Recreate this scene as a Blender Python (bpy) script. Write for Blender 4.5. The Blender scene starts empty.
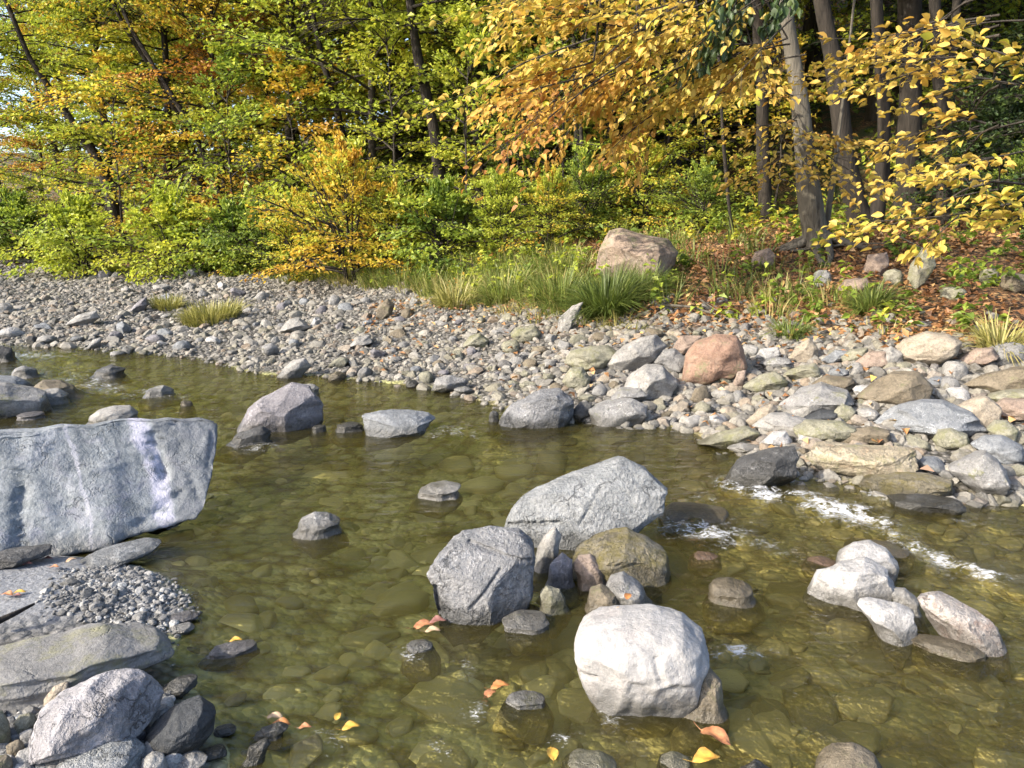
import bpy, bmesh, math, random
import numpy as np
from mathutils import Vector

random.seed(7)
R = math.radians
sc = bpy.context.scene
COL = sc.collection

# ------------------------------------------------------------------ camera
CAMZ, PITCH, F = 1.6, R(12.4), 769.0
SP, CP = math.sin(PITCH), math.cos(PITCH)
cam = bpy.data.cameras.new('camera'); cam.sensor_width = 36; cam.lens = 36 * F / 1024
cam.clip_start = .05; cam.clip_end = 2000
co = bpy.data.objects.new('camera', cam); COL.objects.link(co)
co.location = (0, 0, CAMZ); co.rotation_euler = (R(90) - PITCH, 0, 0); sc.camera = co

def ray(px, py):
    cx, cy = (px - 512) / F, (384 - py) / F
    return np.array([cx, CP + cy * SP, cy * CP - SP])
def on_water(px, py, z=0.):
    d = ray(px, py); t = (z - CAMZ) / d[2]; return d * t + np.array([0, 0, CAMZ])
def at(px, py, Y):
    d = ray(px, py); return d * (Y / d[1]) + np.array([0, 0, CAMZ])

# ------------------------------------------------------------------ noise
_pr = np.random.RandomState(3); PERM = np.concatenate([_pr.permutation(256)] * 3)
_g = _pr.normal(size=(256, 3)); _g /= np.linalg.norm(_g, axis=1)[:, None]
def perlin(p):
    p = np.asarray(p, float); i = np.floor(p).astype(int); f = p - i; i &= 255
    u = f * f * f * (f * (f * 6 - 15) + 10); out = 0
    for a in (0, 1):
        for b in (0, 1):
            for c in (0, 1):
                h = PERM[PERM[PERM[i[:, 0] + a] + i[:, 1] + b] + i[:, 2] + c]
                g = _g[h]; d = f - np.array([a, b, c])
                w = (u[:, 0] if a else 1 - u[:, 0]) * (u[:, 1] if b else 1 - u[:, 1]) * (u[:, 2] if c else 1 - u[:, 2])
                out = out + w * (g * d).sum(1)
    return out
def fbm(p, o=4):
    s, a = 0, 1.
    for k in range(o): s = s + a * perlin(p * 2 ** k + 17.3 * k); a *= .5
    return s

# ------------------------------------------------------------------ mesh helpers
def mesh(name, V, Fc, mat=None, smooth=True, attrs=None):
    me = bpy.data.meshes.new(name); V = np.asarray(V, np.float32); Fc = np.asarray(Fc, np.int32)
    n, k = Fc.shape
    me.vertices.add(len(V)); me.vertices.foreach_set('co', V.ravel())
    me.loops.add(n * k); me.loops.foreach_set('vertex_index', Fc.ravel())
    me.polygons.add(n); me.polygons.foreach_set('loop_start', np.arange(0, n * k, k, dtype=np.int32))
    me.polygons.foreach_set('use_smooth', np.full(n, smooth))
    for nm, a in (attrs or {}).items():
        at_ = me.attributes.new(nm, 'FLOAT', 'POINT'); at_.data.foreach_set('value', np.asarray(a, np.float32))
    me.update(calc_edges=True)
    if mat: me.materials.append(mat)
    return me
def link(name, me, loc=(0, 0, 0), parent=None, rot=None, scale=None):
    o = bpy.data.objects.new(name, me); COL.objects.link(o); o.location = loc
    if rot is not None: o.rotation_euler = rot
    if scale is not None: o.scale = scale
    if parent: o.parent = parent
    return o
def tag(o, label=None, cat=None, group=None, kind=None):
    if label: o['label'] = label
    if cat: o['category'] = cat
    if group: o['group'] = group
    if kind: o['kind'] = kind
    return o
def setmat(o, m):
    o.material_slots[0].link = 'OBJECT'; o.material_slots[0].material = m
_ico = {}
def ico(s):
    if s not in _ico:
        b = bmesh.new(); bmesh.ops.create_icosphere(b, subdivisions=s, radius=1)
        _ico[s] = (np.array([v.co[:] for v in b.verts]), np.array([[v.index for v in f.verts] for f in b.faces])); b.free()
    return _ico[s]
class Bag:                       # collects same-size faces
    def __init__(s): s.V = []; s.F = []; s.A = []; s.n = 0
    def add(s, V, Fc, a=None):
        s.V.append(V); s.F.append(np.asarray(Fc) + s.n); s.n += len(V)
        s.A.append(np.full(len(V), 0. if a is None else a) if np.isscalar(a) or a is None else a)
    def get(s): return np.concatenate(s.V), np.concatenate(s.F), np.concatenate(s.A)
    def tube(s, P, r, k=6, a=0.):
        P = np.asarray(P, float); n = len(P); r = np.broadcast_to(np.asarray(r, float), (n,))
        T = np.gradient(P, axis=0); T /= np.linalg.norm(T, axis=1)[:, None] + 1e-9
        ref = np.array([0, 0, 1.]) if abs(T[:, 2]).mean() < .8 else np.array([0, 1., 0])
        A = np.cross(T, ref); A /= np.linalg.norm(A, axis=1)[:, None] + 1e-9; B = np.cross(T, A)
        th = np.arange(k) * 2 * math.pi / k
        V = (P[:, None] + r[:, None, None] * (np.cos(th)[None, :, None] * A[:, None] + np.sin(th)[None, :, None] * B[:, None])).reshape(-1, 3)
        i = np.arange(n - 1)[:, None] * k; j = np.arange(k)[None]; j2 = (j + 1) % k
        s.add(V, np.stack([i + j, i + j2, i + k + j2, i + k + j], -1).reshape(-1, 4), a)

# ------------------------------------------------------------------ node helpers
class NT:
    def __init__(s, name):
        s.m = bpy.data.materials.new(name); s.m.use_nodes = True; s.t = s.m.node_tree; s.t.nodes.clear()
        s.out = s.n('ShaderNodeOutputMaterial')
    def n(s, ty, **k):
        x = s.t.nodes.new(ty)
        for a, b in k.items(): setattr(x, a, b)
        return x
    def c(s, v, sock):
        if isinstance(v, bpy.types.NodeSocket): s.t.links.new(v, sock)
        elif v is not None:
            if sock.type == 'RGBA' and not np.isscalar(v): v = tuple(v) + (1,) if len(v) == 3 else v
            sock.default_value = v
    def math(s, op, a, b=None, clamp=False):
        x = s.n('ShaderNodeMath', operation=op, use_clamp=clamp); s.c(a, x.inputs[0])
        if b is not None: s.c(b, x.inputs[1])
        return x.outputs[0]
    def mix(s, f, a, b, mode='MIX'):
        x = s.n('ShaderNodeMix', data_type='RGBA', blend_type=mode); s.c(f, x.inputs[0]); s.c(a, x.inputs[6]); s.c(b, x.inputs[7]); return x.outputs[2]
    def noise(s, vec, scale, detail=4, rough=.55, dist=0, col=False):
        x = s.n('ShaderNodeTexNoise'); s.c(vec, x.inputs['Vector']); x.inputs['Scale'].default_value = scale
        x.inputs['Detail'].default_value = detail; x.inputs['Roughness'].default_value = rough; x.inputs['Distortion'].default_value = dist
        return x.outputs['Color' if col else 'Fac']
    def vor(s, vec, scale, feature='F1', out='Distance', rnd=1):
        x = s.n('ShaderNodeTexVoronoi', feature=feature); s.c(vec, x.inputs['Vector']); x.inputs['Scale'].default_value = scale
        x.inputs['Randomness'].default_value = rnd
        return x.outputs[out]
    def ramp(s, f, stops, interp='LINEAR'):
        x = s.n('ShaderNodeValToRGB'); s.c(f, x.inputs[0]); e = x.color_ramp; e.interpolation = interp
        for i, (p, c) in enumerate(stops):
            el = e.elements[i] if i < 2 else e.elements.new(p)
            el.position = p; el.color = (c, c, c, 1) if np.isscalar(c) else tuple(c) + (1,)
        return x.outputs[0]
    def mapr(s, f, a, b, c=0., d=1.):
        x = s.n('ShaderNodeMapRange'); s.c(f, x.inputs[0])
        for i, v in enumerate((a, b, c, d)): x.inputs[1 + i].default_value = v
        return x.outputs[0]
    def coord(s, k='Object'): return s.n('ShaderNodeTexCoord').outputs[k]
    def attr(s, nm): return s.n('ShaderNodeAttribute', attribute_name=nm).outputs['Fac']
    def mapping(s, vec, scale=(1, 1, 1), rot=(0, 0, 0)):
        x = s.n('ShaderNodeMapping'); s.c(vec, x.inputs[0]); x.inputs['Scale'].default_value = scale; x.inputs['Rotation'].default_value = rot; return x.outputs[0]
    def bump(s, h, strength=.5, dist=.02, normal=None):
        x = s.n('ShaderNodeBump'); s.c(h, x.inputs['Height']); x.inputs['Strength'].default_value = strength; x.inputs['Distance'].default_value = dist
        if normal is not None: s.c(normal, x.inputs['Normal'])
        return x.outputs[0]
    def principled(s, col, rough=.8, normal=None, spec=.3):
        x = s.n('ShaderNodeBsdfPrincipled'); s.c(col, x.inputs['Base Color']); s.c(rough, x.inputs['Roughness'])
        x.inputs['Specular IOR Level'].default_value = spec
        if normal is not None: s.c(normal, x.inputs['Normal'])
        return x.outputs[0]
    def done(s, sh): s.t.links.new(sh, s.out.inputs[0]); return s.m

# ------------------------------------------------------------------ terrain
far_px = [(0, 345), (60, 347), (130, 352), (200, 360), (260, 374), (330, 377), (400, 384), (440, 390), (500, 407), (560, 420), (620, 424), (680, 428), (722, 446), (765, 476), (830, 482), (900, 496), (960, 498), (1024, 506)]
FAR = np.array([(-60, 15.5), (-30, 13), (-12, 11)] + [tuple(on_water(*p)[:2]) for p in far_px] + [(4.5, 3.6), (8, 2.9), (14, 2), (60, -2)])
near_px = [(-160, 540), (-60, 548), (60, 553), (120, 560), (160, 572), (186, 592), (196, 618), (168, 645), (172, 668), (198, 700), (226, 740), (236, 775)]
NEAR = np.array([tuple(on_water(*p)[:2]) for p in near_px] + [(-.62, 1.3), (-.3, .6), (1, .2), (4, .1), (9, -.6), (60, -8), (60, -60), (-60, -60), (-60, 6), (-12, 4.6)])
def segdist(P, L, closed=False):
    best = np.full(len(P), 1e9); A = L if closed else L[:-1]; B = np.roll(L, -1, 0) if closed else L[1:]
    for a, b in zip(A, B):
        ab = b - a; t = np.clip(((P - a) @ ab) / (ab @ ab), 0, 1); best = np.minimum(best, np.linalg.norm(P - a - t[:, None] * ab, axis=1))
    return best
def inpoly(P, L):
    ins = np.zeros(len(P), bool); A, B = L, np.roll(L, -1, 0)
    for a, b in zip(A, B):
        c = (a[1] > P[:, 1]) != (b[1] > P[:, 1])
        with np.errstate(divide='ignore', invalid='ignore'):
            xx = (b[0] - a[0]) * (P[:, 1] - a[1]) / (b[1] - a[1] + 1e-12) + a[0]
        ins ^= c & (P[:, 0] < xx)
    return ins
def sdist(x, y):
    P = np.stack([np.ravel(x), np.ravel(y)], 1).astype(float)
    ys = np.interp(P[:, 0], FAR[:, 0], FAR[:, 1])
    df = segdist(P, FAR) * np.where(P[:, 1] > ys, 1, -1)
    dn = segdist(P, NEAR, True) * np.where(inpoly(P, NEAR), 1, -1)
    return P, df, dn
def terrain(x, y, detail=True):
    P, df, dn = sdist(x, y); X, Y = P[:, 0], P[:, 1]
    s = np.interp(X, [-8, -3, -1, .5, 2, 4], [.065, .085, .13, .2, .215, .215])
    d1 = np.interp(X, [-8, -3, 0, 3], [7., 6.2, 5.5, 5.8])
    d = np.maximum(df, 0)
    hill = np.interp(X, [-30, -12, -4, 4], [.12, .16, .3, .36])
    zf = s * np.minimum(d, d1) + .09 * np.clip(d - d1, 0, 8) + hill * np.clip(d - d1 - 5, 0, 60)
    zn = .11 * (1 - np.exp(-np.maximum(dn, 0) / .35)) + .02 * np.maximum(dn, 0)
    dw = np.minimum(np.maximum(-df, 0), np.maximum(-dn, 0))
    deep = np.interp(Y, [1.2, 2.4, 3.6, 6, 9], [.13, .17, .27, .32, .24]) * np.interp(X, [-3, 0, .9, 2], [1, 1, .62, .5])
    zb = -deep * (1 - np.exp(-dw / .45))
    z = np.where(df > 0, zf, np.where(dn > 0, zn, zb))
    if detail:
        n = fbm(np.stack([X * .9, Y * .9, X * 0], 1), 4); n2 = fbm(np.stack([X * 5, Y * 5, X * 0 + 9], 1), 3)
        amp = np.where(df > 0, np.minimum(.15, .02 + .03 * d), .03)
        z = z + amp * n + .012 * n2
    return z
def gz(x, y): return float(terrain(np.array([x]), np.array([y]))[0])
def ground_hit(px, py):
    d = ray(px, py); T = np.linspace(1.2, 45, 1500); Q = d[None] * T[:, None]
    z = terrain(Q[:, 0], Q[:, 1]); below = Q[:, 2] + CAMZ < np.maximum(z, 0)
    i = int(np.argmax(below)) if below.any() else len(T) - 1
    return Q[i] + np.array([0, 0, CAMZ])

def axis_coords(lo, hi, step, out_lo, out_hi):
    a = list(np.arange(lo, hi + 1e-6, step)); s = step
    while a[-1] < out_hi: s *= 1.18; a.append(a[-1] + s)
    s = step; b = [lo]
    while b[-1] > out_lo: s *= 1.18; b.append(b[-1] - s)
    return np.array(b[:0:-1] + a)
gx = axis_coords(-9, 6.5, .06, -300, 300); gy = axis_coords(.8, 16, .07, -60, 400)
GX, GY = np.meshgrid(gx, gy); nx, ny = len(gx), len(gy)
_, DF, DN = sdist(GX, GY)
GZ = terrain(GX, GY)
def grid_faces(nx, ny):
    i = (np.arange(ny - 1)[:, None] * nx + np.arange(nx - 1)[None]).ravel(); return np.stack([i, i + 1, i + nx + 1, i + nx], 1)

g = NT('ground_earth'); P = g.n('ShaderNodeNewGeometry').outputs['Position']
w_ = g.noise(P, 2.2, 5, .6)
v1 = g.vor(P, 9); v1c = g.vor(P, 9, out='Color'); v2 = g.vor(P, 26); v2c = g.vor(P, 26, out='Color')
sep = g.n('ShaderNodeSeparateColor'); g.c(v1c, sep.inputs[0]); sep2 = g.n('ShaderNodeSeparateColor'); g.c(v2c, sep2.inputs[0])
bedc = g.mix(sep.outputs[0], (.27, .26, .1), (.46, .44, .2))
bedc = g.mix(g.mapr(w_, .45, .7), bedc, (.16, .17, .05))
bedc = g.mix(g.mapr(v1, .42, .75), bedc, (.11, .095, .034))
sxg = g.n('ShaderNodeSeparateXYZ'); g.c(P, sxg.inputs[0]); dkx = g.math('MULTIPLY', g.mapr(g.math('ADD', sxg.outputs[0], g.math('MULTIPLY', g.noise(P, 1.6, 3), 1.2)), .3, 1.4), .55)
bedc = g.mix(dkx, bedc, g.mix(sep.outputs[1], (.1, .078, .034), (.26, .2, .085)))
barc = g.mix(sep2.outputs[0], (.06, .056, .05), (.17, .16, .145)); barc = g.mix(g.mapr(v2, .35, .7), barc, (.03, .028, .022))
lit = g.ramp(sep2.outputs[1], [(0, (.05, .03, .018)), (.4, (.14, .07, .03)), (.75, (.22, .11, .045)), (1, (.3, .2, .09))])
lit = g.mix(g.mapr(v2, .4, .75), lit, (.02, .014, .008))
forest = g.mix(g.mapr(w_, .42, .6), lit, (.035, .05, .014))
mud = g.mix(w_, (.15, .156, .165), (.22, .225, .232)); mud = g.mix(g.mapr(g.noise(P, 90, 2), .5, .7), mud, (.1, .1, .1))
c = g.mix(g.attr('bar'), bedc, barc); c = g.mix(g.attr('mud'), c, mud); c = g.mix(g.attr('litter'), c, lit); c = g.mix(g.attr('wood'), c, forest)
hgt = g.math('ADD', g.math('MULTIPLY', g.noise(P, 40, 4), .5), g.math('MULTIPLY', g.math('MULTIPLY', v2, -1), g.math('SUBTRACT', 1.0, g.attr('mud'))))
rg = g.math('SUBTRACT', .9, g.math('MULTIPLY', g.attr('mud'), .3))
GROUND = g.done(g.principled(c, rg, g.bump(hgt, .7, .03)))
sm = lambda a, b, v: np.clip((v - a) / (b - a), 0, 1) ** 2 * (3 - 2 * np.clip((v - a) / (b - a), 0, 1))
nz = .6 * fbm(np.stack([GX.ravel() * .8, GY.ravel() * .8, GX.ravel() * 0 + 4], 1), 3)
xr = GX.ravel()
lit_d = np.interp(xr, [-9, -3, -1, 1, 3], [6.2, 5.3, 3.8, 2.3, 2.3])
at_mud = on_water(45, 598)
mudm = np.exp(-(((xr - at_mud[0]) / .5) ** 2 + ((GY.ravel() - at_mud[1]) / .45) ** 2) ** 2)
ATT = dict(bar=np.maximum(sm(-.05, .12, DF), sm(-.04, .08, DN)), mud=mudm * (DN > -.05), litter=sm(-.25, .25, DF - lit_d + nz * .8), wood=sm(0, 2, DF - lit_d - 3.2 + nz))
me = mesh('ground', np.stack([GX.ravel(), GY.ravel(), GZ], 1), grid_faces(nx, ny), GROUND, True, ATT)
tag(link('ground', me), 'stony creek bed and leaf covered forest bank', 'ground', kind='structure')

# ------------------------------------------------------------------ water
wx = axis_coords(-7.5, 4.6, .035, -70, 70); wy = axis_coords(1.0, 10.2, .035, -8, 20)
WX, WY = np.meshgrid(wx, wy); Wx, Wy = WX.ravel(), WY.ravel()
foam_zones = [  # px, py, half-length px, half-height px, tilt(image deg, down to right), strength
    (760, 492, 50, 9, 12, 1.0), (835, 510, 70, 12, 14, 1.0), (905, 545, 55, 9, 32, .75), (700, 530, 55, 14, 8, .85), (760, 545, 60, 8, 15, .5), (925, 590, 30, 6, 20, .4), (980, 575, 50, 8, 12, .8), (940, 560, 40, 8, 20, .8), (960, 520, 40, 5, 5, .5),
    (738, 655, 36, 7, 0, .95), (100, 385, 52, 10, 14, .6), (70, 372, 40, 6, 0, .4), (30, 356, 45, 5, 0, .6), (160, 394, 40, 5, 5, .6), (258, 447, 34, 8, 0, .5), (455, 432, 40, 8, 0, .6), (700, 500, 30, 10, 0, .5),
    (410, 655, 22, 7, 40, .6), (470, 672, 18, 12, 70, .55), (478, 712, 14, 14, 60, .6), (566, 742, 12, 24, 80, .6), (615, 725, 50, 10, 45, .55), (628, 700, 28, 6, 35, .7), (330, 738, 50, 12, 15, .45), (345, 760, 60, 10, 0, .4), (435, 745, 30, 12, 30, .4), (800, 690, 30, 10, 20, .25), (760, 720, 60, 14, 15, .3),
    (150, 690, 10, 8, 60, .6), (168, 662, 12, 8, 40, .7), (852, 480, 14, 8, 30, .7), (875, 492, 22, 7, 20, .9), (700, 668, 20, 6, 60, .5), (560, 585, 10, 8, 0, .3)]
dz = CAMZ; fwdv = Wy * CP + dz * SP
IPX = 512 + F * Wx / np.maximum(fwdv, .1); IPY = 384 - F * (Wy * SP - dz * CP) / np.maximum(fwdv, .1)
FO = np.zeros(len(Wx))
for (a, b, l, h, ti, st) in foam_zones:       # where the stream breaks over shallow stones
    ctr = on_water(a, b); e1 = on_water(a + l * math.cos(R(ti)), b + l * math.sin(R(ti))) - ctr; e2 = on_water(a + h * math.sin(R(ti)), b - h * math.cos(R(ti))) - ctr
    M = np.linalg.inv(np.array([[e1[0], e2[0]], [e1[1], e2[1]]])); q = np.stack([Wx - ctr[0], Wy - ctr[1]]); uv = M @ q
    FO = np.maximum(FO, st * np.exp(-(uv ** 2).sum(0) * .8))
p3 = lambda k, sx=1, sy=1, o=0: np.stack([Wx * k * sx, Wy * k * sy, Wx * 0 + o], 1)
WZ = .003 * perlin(p3(3, .6, 1.4)) + .0022 * perlin(p3(9, .5, 1.2, 5))
chop = perlin(p3(9, .8, 1.2, 2)) + .8 * np.abs(perlin(p3(17, 1, 1, 8)))
WZ = WZ + FO * .065 * chop + FO * .012
lowr = np.exp(-(((Wx - .6) / 1.6) ** 2 + ((Wy - 2.2) / .8) ** 2)) * .7
rightr = np.exp(-(((Wx - 2.0) / 1.3) ** 2 + ((Wy - 3.4) / .9) ** 2)) * .8
WZ = WZ + (lowr + rightr) * .015 * (perlin(p3(6, .8, 1.2, 12)) + .6 * perlin(p3(14, .8, 1.2, 12)))
w = NT('creek_water'); P = w.n('ShaderNodeNewGeometry').outputs['Position']
hh = w.math('ADD', w.math('MULTIPLY', w.noise(w.mapping(P, (5, 13, 1)), 1, 3, .55), 1.0), w.math('MULTIPLY', w.noise(w.mapping(P, (22, 45, 1)), 1, 3, .6), .22))
fo = w.math('MULTIPLY', w.attr('foam'), w.mapr(w.noise(P, 11, 3, .6), .3, .5)); ro = w.attr('rough')
hh = w.math('ADD', hh, w.math('MULTIPLY', w.noise(P, 38, 3, .6), w.math('MULTIPLY', ro, .9)))
nrm = w.bump(hh, .62, .03)
tr = w.n('ShaderNodeBsdfTransparent'); tr.inputs[0].default_value = (.95, .935, .76, 1)
gl = w.n('ShaderNodeBsdfGlossy'); gl.inputs['Roughness'].default_value = .04; w.c(nrm, gl.inputs['Normal'])
fr = w.n('ShaderNodeFresnel'); fr.inputs[0].default_value = 1.33; w.c(nrm, fr.inputs['Normal'])
si = w.n('ShaderNodeBsdfDiffuse'); si.inputs[0].default_value = (.2, .17, .05, 1); m0 = w.n('ShaderNodeMixShader'); m0.inputs[0].default_value = .08; w.c(tr.outputs[0], m0.inputs[1]); w.c(si.outputs[0], m0.inputs[2])
mx = w.n('ShaderNodeMixShader'); w.c(fr.outputs[0], mx.inputs[0]); w.c(m0.outputs[0], mx.inputs[1]); w.c(gl.outputs[0], mx.inputs[2])
fn = w.math('ADD', w.math('MULTIPLY', w.noise(w.mapping(P, (30, 62, 40)), 1, 6, .78, .8), 1.15), w.math('MULTIPLY', w.noise(P, 6, 3), .4))
fm = w.mapr(w.math('ADD', fn, w.math('MULTIPLY', fo, .42)), 1.0, 1.24)
fm = w.math('MULTIPLY', fm, w.mapr(fo, .1, .3))
fd = w.principled((.78, .8, .82), .35, nrm, .5)
mx2 = w.n('ShaderNodeMixShader'); w.c(w.math('MULTIPLY', fm, .58), mx2.inputs[0]); w.c(mx.outputs[0], mx2.inputs[1]); w.c(fd, mx2.inputs[2])
WATER = w.done(mx2.outputs[0])
me = mesh('water', np.stack([Wx, Wy, WZ], 1), grid_faces(len(wx), len(wy)), WATER, True, dict(foam=FO, rough=np.clip(FO + lowr * .5 + rightr * .6, 0, 1)))
tag(link('water', me), 'shallow olive green creek with small riffles', 'creek', kind='structure')

# ------------------------------------------------------------------ rock materials
def rock_mat(name, c1, c2, c3=None, vein=0., moss=0., sc_=1., bump=.6, rough=.78, band=0., mosscol=(.125, .125, .06), speck=.6, fine=True, bandrot=(0, R(12), R(8))):
    t = NT(name); O = t.coord(); oi = t.n('ShaderNodeObjectInfo').outputs['Random']
    off = t.n('ShaderNodeVectorMath', operation='ADD'); t.c(O, off.inputs[0]); cmb = t.n('ShaderNodeCombineXYZ'); t.c(t.math('MULTIPLY', oi, 37.), cmb.inputs[0]); t.c(t.math('MULTIPLY', oi, 11.), cmb.inputs[2]); t.c(cmb.outputs[0], off.inputs[1])
    V = off.outputs[0]
    n1 = t.noise(V, 3.2 * sc_, 6, .62, .4); n2 = t.noise(V, 28 * sc_, 4, .65); n3 = t.noise(V, 110 * sc_, 3, .6)
    col = t.mix(t.mapr(n1, .34, .66), c1, c2)
    if c3: col = t.mix(t.mapr(t.noise(V, 5.5 * sc_, 5, .6, .8), .52, .7), col, c3)
    h = t.math('ADD', t.math('MULTIPLY', n1, .9), t.math('MULTIPLY', n2, .3))
    if band < 0:                                        # streaks running down the face
        st = t.noise(t.mapping(V, (2.4, 2.4, .7), (0, R(-7), 0)), 1.2 * sc_, 6, .6, .6); st2 = t.noise(t.mapping(V, (7, 7, .9), (0, R(-9), 0)), 1.6 * sc_, 5, .65, .4)
        col = t.mix(t.math('MULTIPLY', t.mapr(st, .55, .68), .5), col, (.27, .28, .3)); col = t.mix(t.math('MULTIPLY', t.mapr(st, .46, .36), .5), col, tuple(x * .55 for x in c1)); col = t.mix(t.math('MULTIPLY', t.mapr(st2, .52, .7), .5), col, (.3, .305, .315)); h = t.math('ADD', h, t.math('MULTIPLY', st2, .5))
    if band > 0:
        wv = t.n('ShaderNodeTexWave', wave_type='BANDS', bands_direction='X'); t.c(t.mapping(V, (1, 1, 1), bandrot), wv.inputs[0]); wv.inputs['Scale'].default_value = 1.6 * sc_; wv.inputs['Distortion'].default_value = 5; wv.inputs['Detail'].default_value = 4; wv.inputs['Detail Scale'].default_value = 1.3
        col = t.mix(t.math('MULTIPLY', t.mapr(wv.outputs['Fac'], .55, .95), band), col, tuple(min(1, x * 1.75) for x in c2)); col = t.mix(t.math('MULTIPLY', t.mapr(wv.outputs['Fac'], .3, .0), band * .7), col, tuple(x * .55 for x in c1)); h = t.math('ADD', h, t.math('MULTIPLY', wv.outputs['Fac'], .25))
    col = t.mix(t.math('MULTIPLY', t.mapr(n2, .42, .68), speck), col, tuple(x * .45 for x in c1))
    col = t.mix(t.math('MULTIPLY', t.mapr(n3, .5, .72), speck), col, tuple(min(1, x * 1.45) for x in c2))
    if vein:
        ve = t.vor(t.mix(.25, V, t.noise(V, 4 * sc_, 3, .6, 0, True)), 4.5 * sc_, 'DISTANCE_TO_EDGE')
        vm = t.math('MULTIPLY', t.mapr(ve, .028, .004), t.mapr(t.noise(V, 2.3 * sc_, 2), .42, .62))
        col = t.mix(t.math('MULTIPLY', vm, vein), col, tuple(min(.75, x * 2.1 + .08) for x in c2)); h = t.math('ADD', h, t.math('MULTIPLY', vm, .06))
    if fine and sc_ > 1:
        ck = t.vor(t.mapping(t.mix(.16, V, t.noise(V, 5 * sc_, 4, .65, 0, True)), (1, 1, 2.2), (R(20), R(35), 0)), 2.6 * sc_, 'DISTANCE_TO_EDGE')
        cm = t.math('MULTIPLY', t.mapr(ck, .03, .003), t.mapr(t.noise(V, 3.1 * sc_, 3), .46, .6)); col = t.mix(t.math('MULTIPLY', cm, .5), col, tuple(x * .4 for x in c1)); h = t.math('SUBTRACT', h, t.math('MULTIPLY', cm, .2))
    if band < 0:                                        # one pale quartz stripe, a darker end, a thin pale seam
        dt = t.n('ShaderNodeVectorMath', operation='DOT_PRODUCT'); t.c(O, dt.inputs[0]); dt.inputs[1].default_value = (.863, .505, .12)
        u_ = t.math('ADD', dt.outputs['Value'], t.math('MULTIPLY', t.math('SUBTRACT', t.noise(O, 6, 5, .6), .5), .12))
        s1 = t.math('MULTIPLY', t.mapr(t.math('ABSOLUTE', t.math('SUBTRACT', u_, .47)), .06, .03), t.mapr(t.noise(O, 18, 4), .3, .5)); s2 = t.mapr(t.math('ABSOLUTE', t.math('SUBTRACT', u_, .13)), .012, .004); s3 = t.mapr(u_, .525, .55)
        col = t.mix(t.math('MULTIPLY', s3, .55), col, (.075, .08, .088)); col = t.mix(t.math('MULTIPLY', s1, .8), col, (.34, .335, .4)); col = t.mix(t.math('MULTIPLY', s2, .6), col, (.3, .3, .33))
    if moss:
        mm = t.mapr(t.math('ADD', t.noise(V, 4 * sc_, 5, .65), t.math('MULTIPLY', n2, .35)), .85 - moss * .4, .98 - moss * .3)
        col = t.mix(t.math('MULTIPLY', mm, .85), col, mosscol)
    ge = t.n('ShaderNodeNewGeometry'); sx = t.n('ShaderNodeSeparateXYZ'); t.c(ge.outputs['Position'], sx.inputs[0])
    zz = t.math('ADD', sx.outputs[2], t.math('MULTIPLY', t.math('SUBTRACT', n1, .5), .12))
    wet = t.mapr(zz, .1, .04)                    # splashed stone is darker and glossier
    col = t.mix(t.math('MULTIPLY', wet, .85), col, t.mix(.3, (.018, .016, .009), col))
    col = t.mix(t.mapr(zz, -.015, -.06), col, t.mix(n2, (.12, .105, .035), (.3, .25, .095)))
    rg = t.math('SUBTRACT', rough, t.math('MULTIPLY', wet, .45))
    hf = t.math('ADD', h, t.math('MULTIPLY', n3, .08))
    return t.done(t.principled(col, rg, t.bump(hf, bump, .035 / sc_ if sc_ < 2 else .06)))
RC = dict(
    slate=((.10, .108, .116), (.18, .188, .195)), grey=((.11, .108, .104), (.2, .197, .19)), pale=((.15, .145, .134), (.245, .237, .22)), white=((.21, .205, .196), (.32, .312, .3)),
    tan=((.18, .152, .115), (.27, .234, .182)), pink=((.155, .115, .09), (.235, .185, .148)), red=((.13, .08, .058), (.21, .135, .097)), olive=((.12, .115, .083), (.2, .192, .145)),
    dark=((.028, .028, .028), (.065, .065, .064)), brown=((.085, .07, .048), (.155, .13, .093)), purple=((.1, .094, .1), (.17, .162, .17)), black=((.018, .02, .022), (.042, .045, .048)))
MAT = {}
for k, (a, b) in RC.items():
    MAT[k] = rock_mat('rock_' + k, a, b, moss=.25 if k in ('tan', 'grey', 'brown') else (.5 if k == 'olive' else 0), vein=.5 if k in ('slate', 'grey', 'dark', 'purple') else 0, sc_=2.2, bump=.5)
    MAT['c_' + k] = rock_mat('cobble_' + k, a, b, moss=.2 if k in ('tan', 'grey', 'brown', 'olive') else 0, sc_=.35, bump=.5)
MAT['slab'] = rock_mat('rock_slab', (.11, .124, .132), (.195, .21, .22), (.165, .17, .198), vein=.15, sc_=1.7, bump=.9, band=-1, speck=.4)
MAT['boulder_vein'] = rock_mat('rock_veined', (.1, .104, .11), (.215, .215, .217), (.16, .167, .18), vein=.55, sc_=2.4, bump=1.0, speck=.55)
MAT['tilted'] = rock_mat('rock_layered', (.135, .145, .15), (.255, .262, .262), (.2, .212, .22), vein=.15, sc_=2.4, bump=1.0, speck=.6)
MAT['whiteb'] = rock_mat('rock_white', (.205, .2, .194), (.275, .27, .263), (.235, .22, .21), sc_=1.8, bump=.9, speck=.4, fine=False)
MAT['mossy'] = rock_mat('rock_mossy', (.12, .105, .072), (.2, .178, .13), moss=.6, sc_=2.4, bump=1., mosscol=(.12, .1, .03), speck=.5)
MAT['bankboulder'] = rock_mat('rock_bank', (.15, .112, .083), (.25, .195, .152), (.2, .17, .14), moss=.4, sc_=1.2, bump=.8, mosscol=(.13, .135, .065))
MAT['redb'] = rock_mat('rock_red', (.165, .1, .07), (.245, .16, .113), (.2, .145, .11), moss=.3, sc_=2.2, bump=.6, mosscol=(.15, .15, .08), speck=.5)
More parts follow.
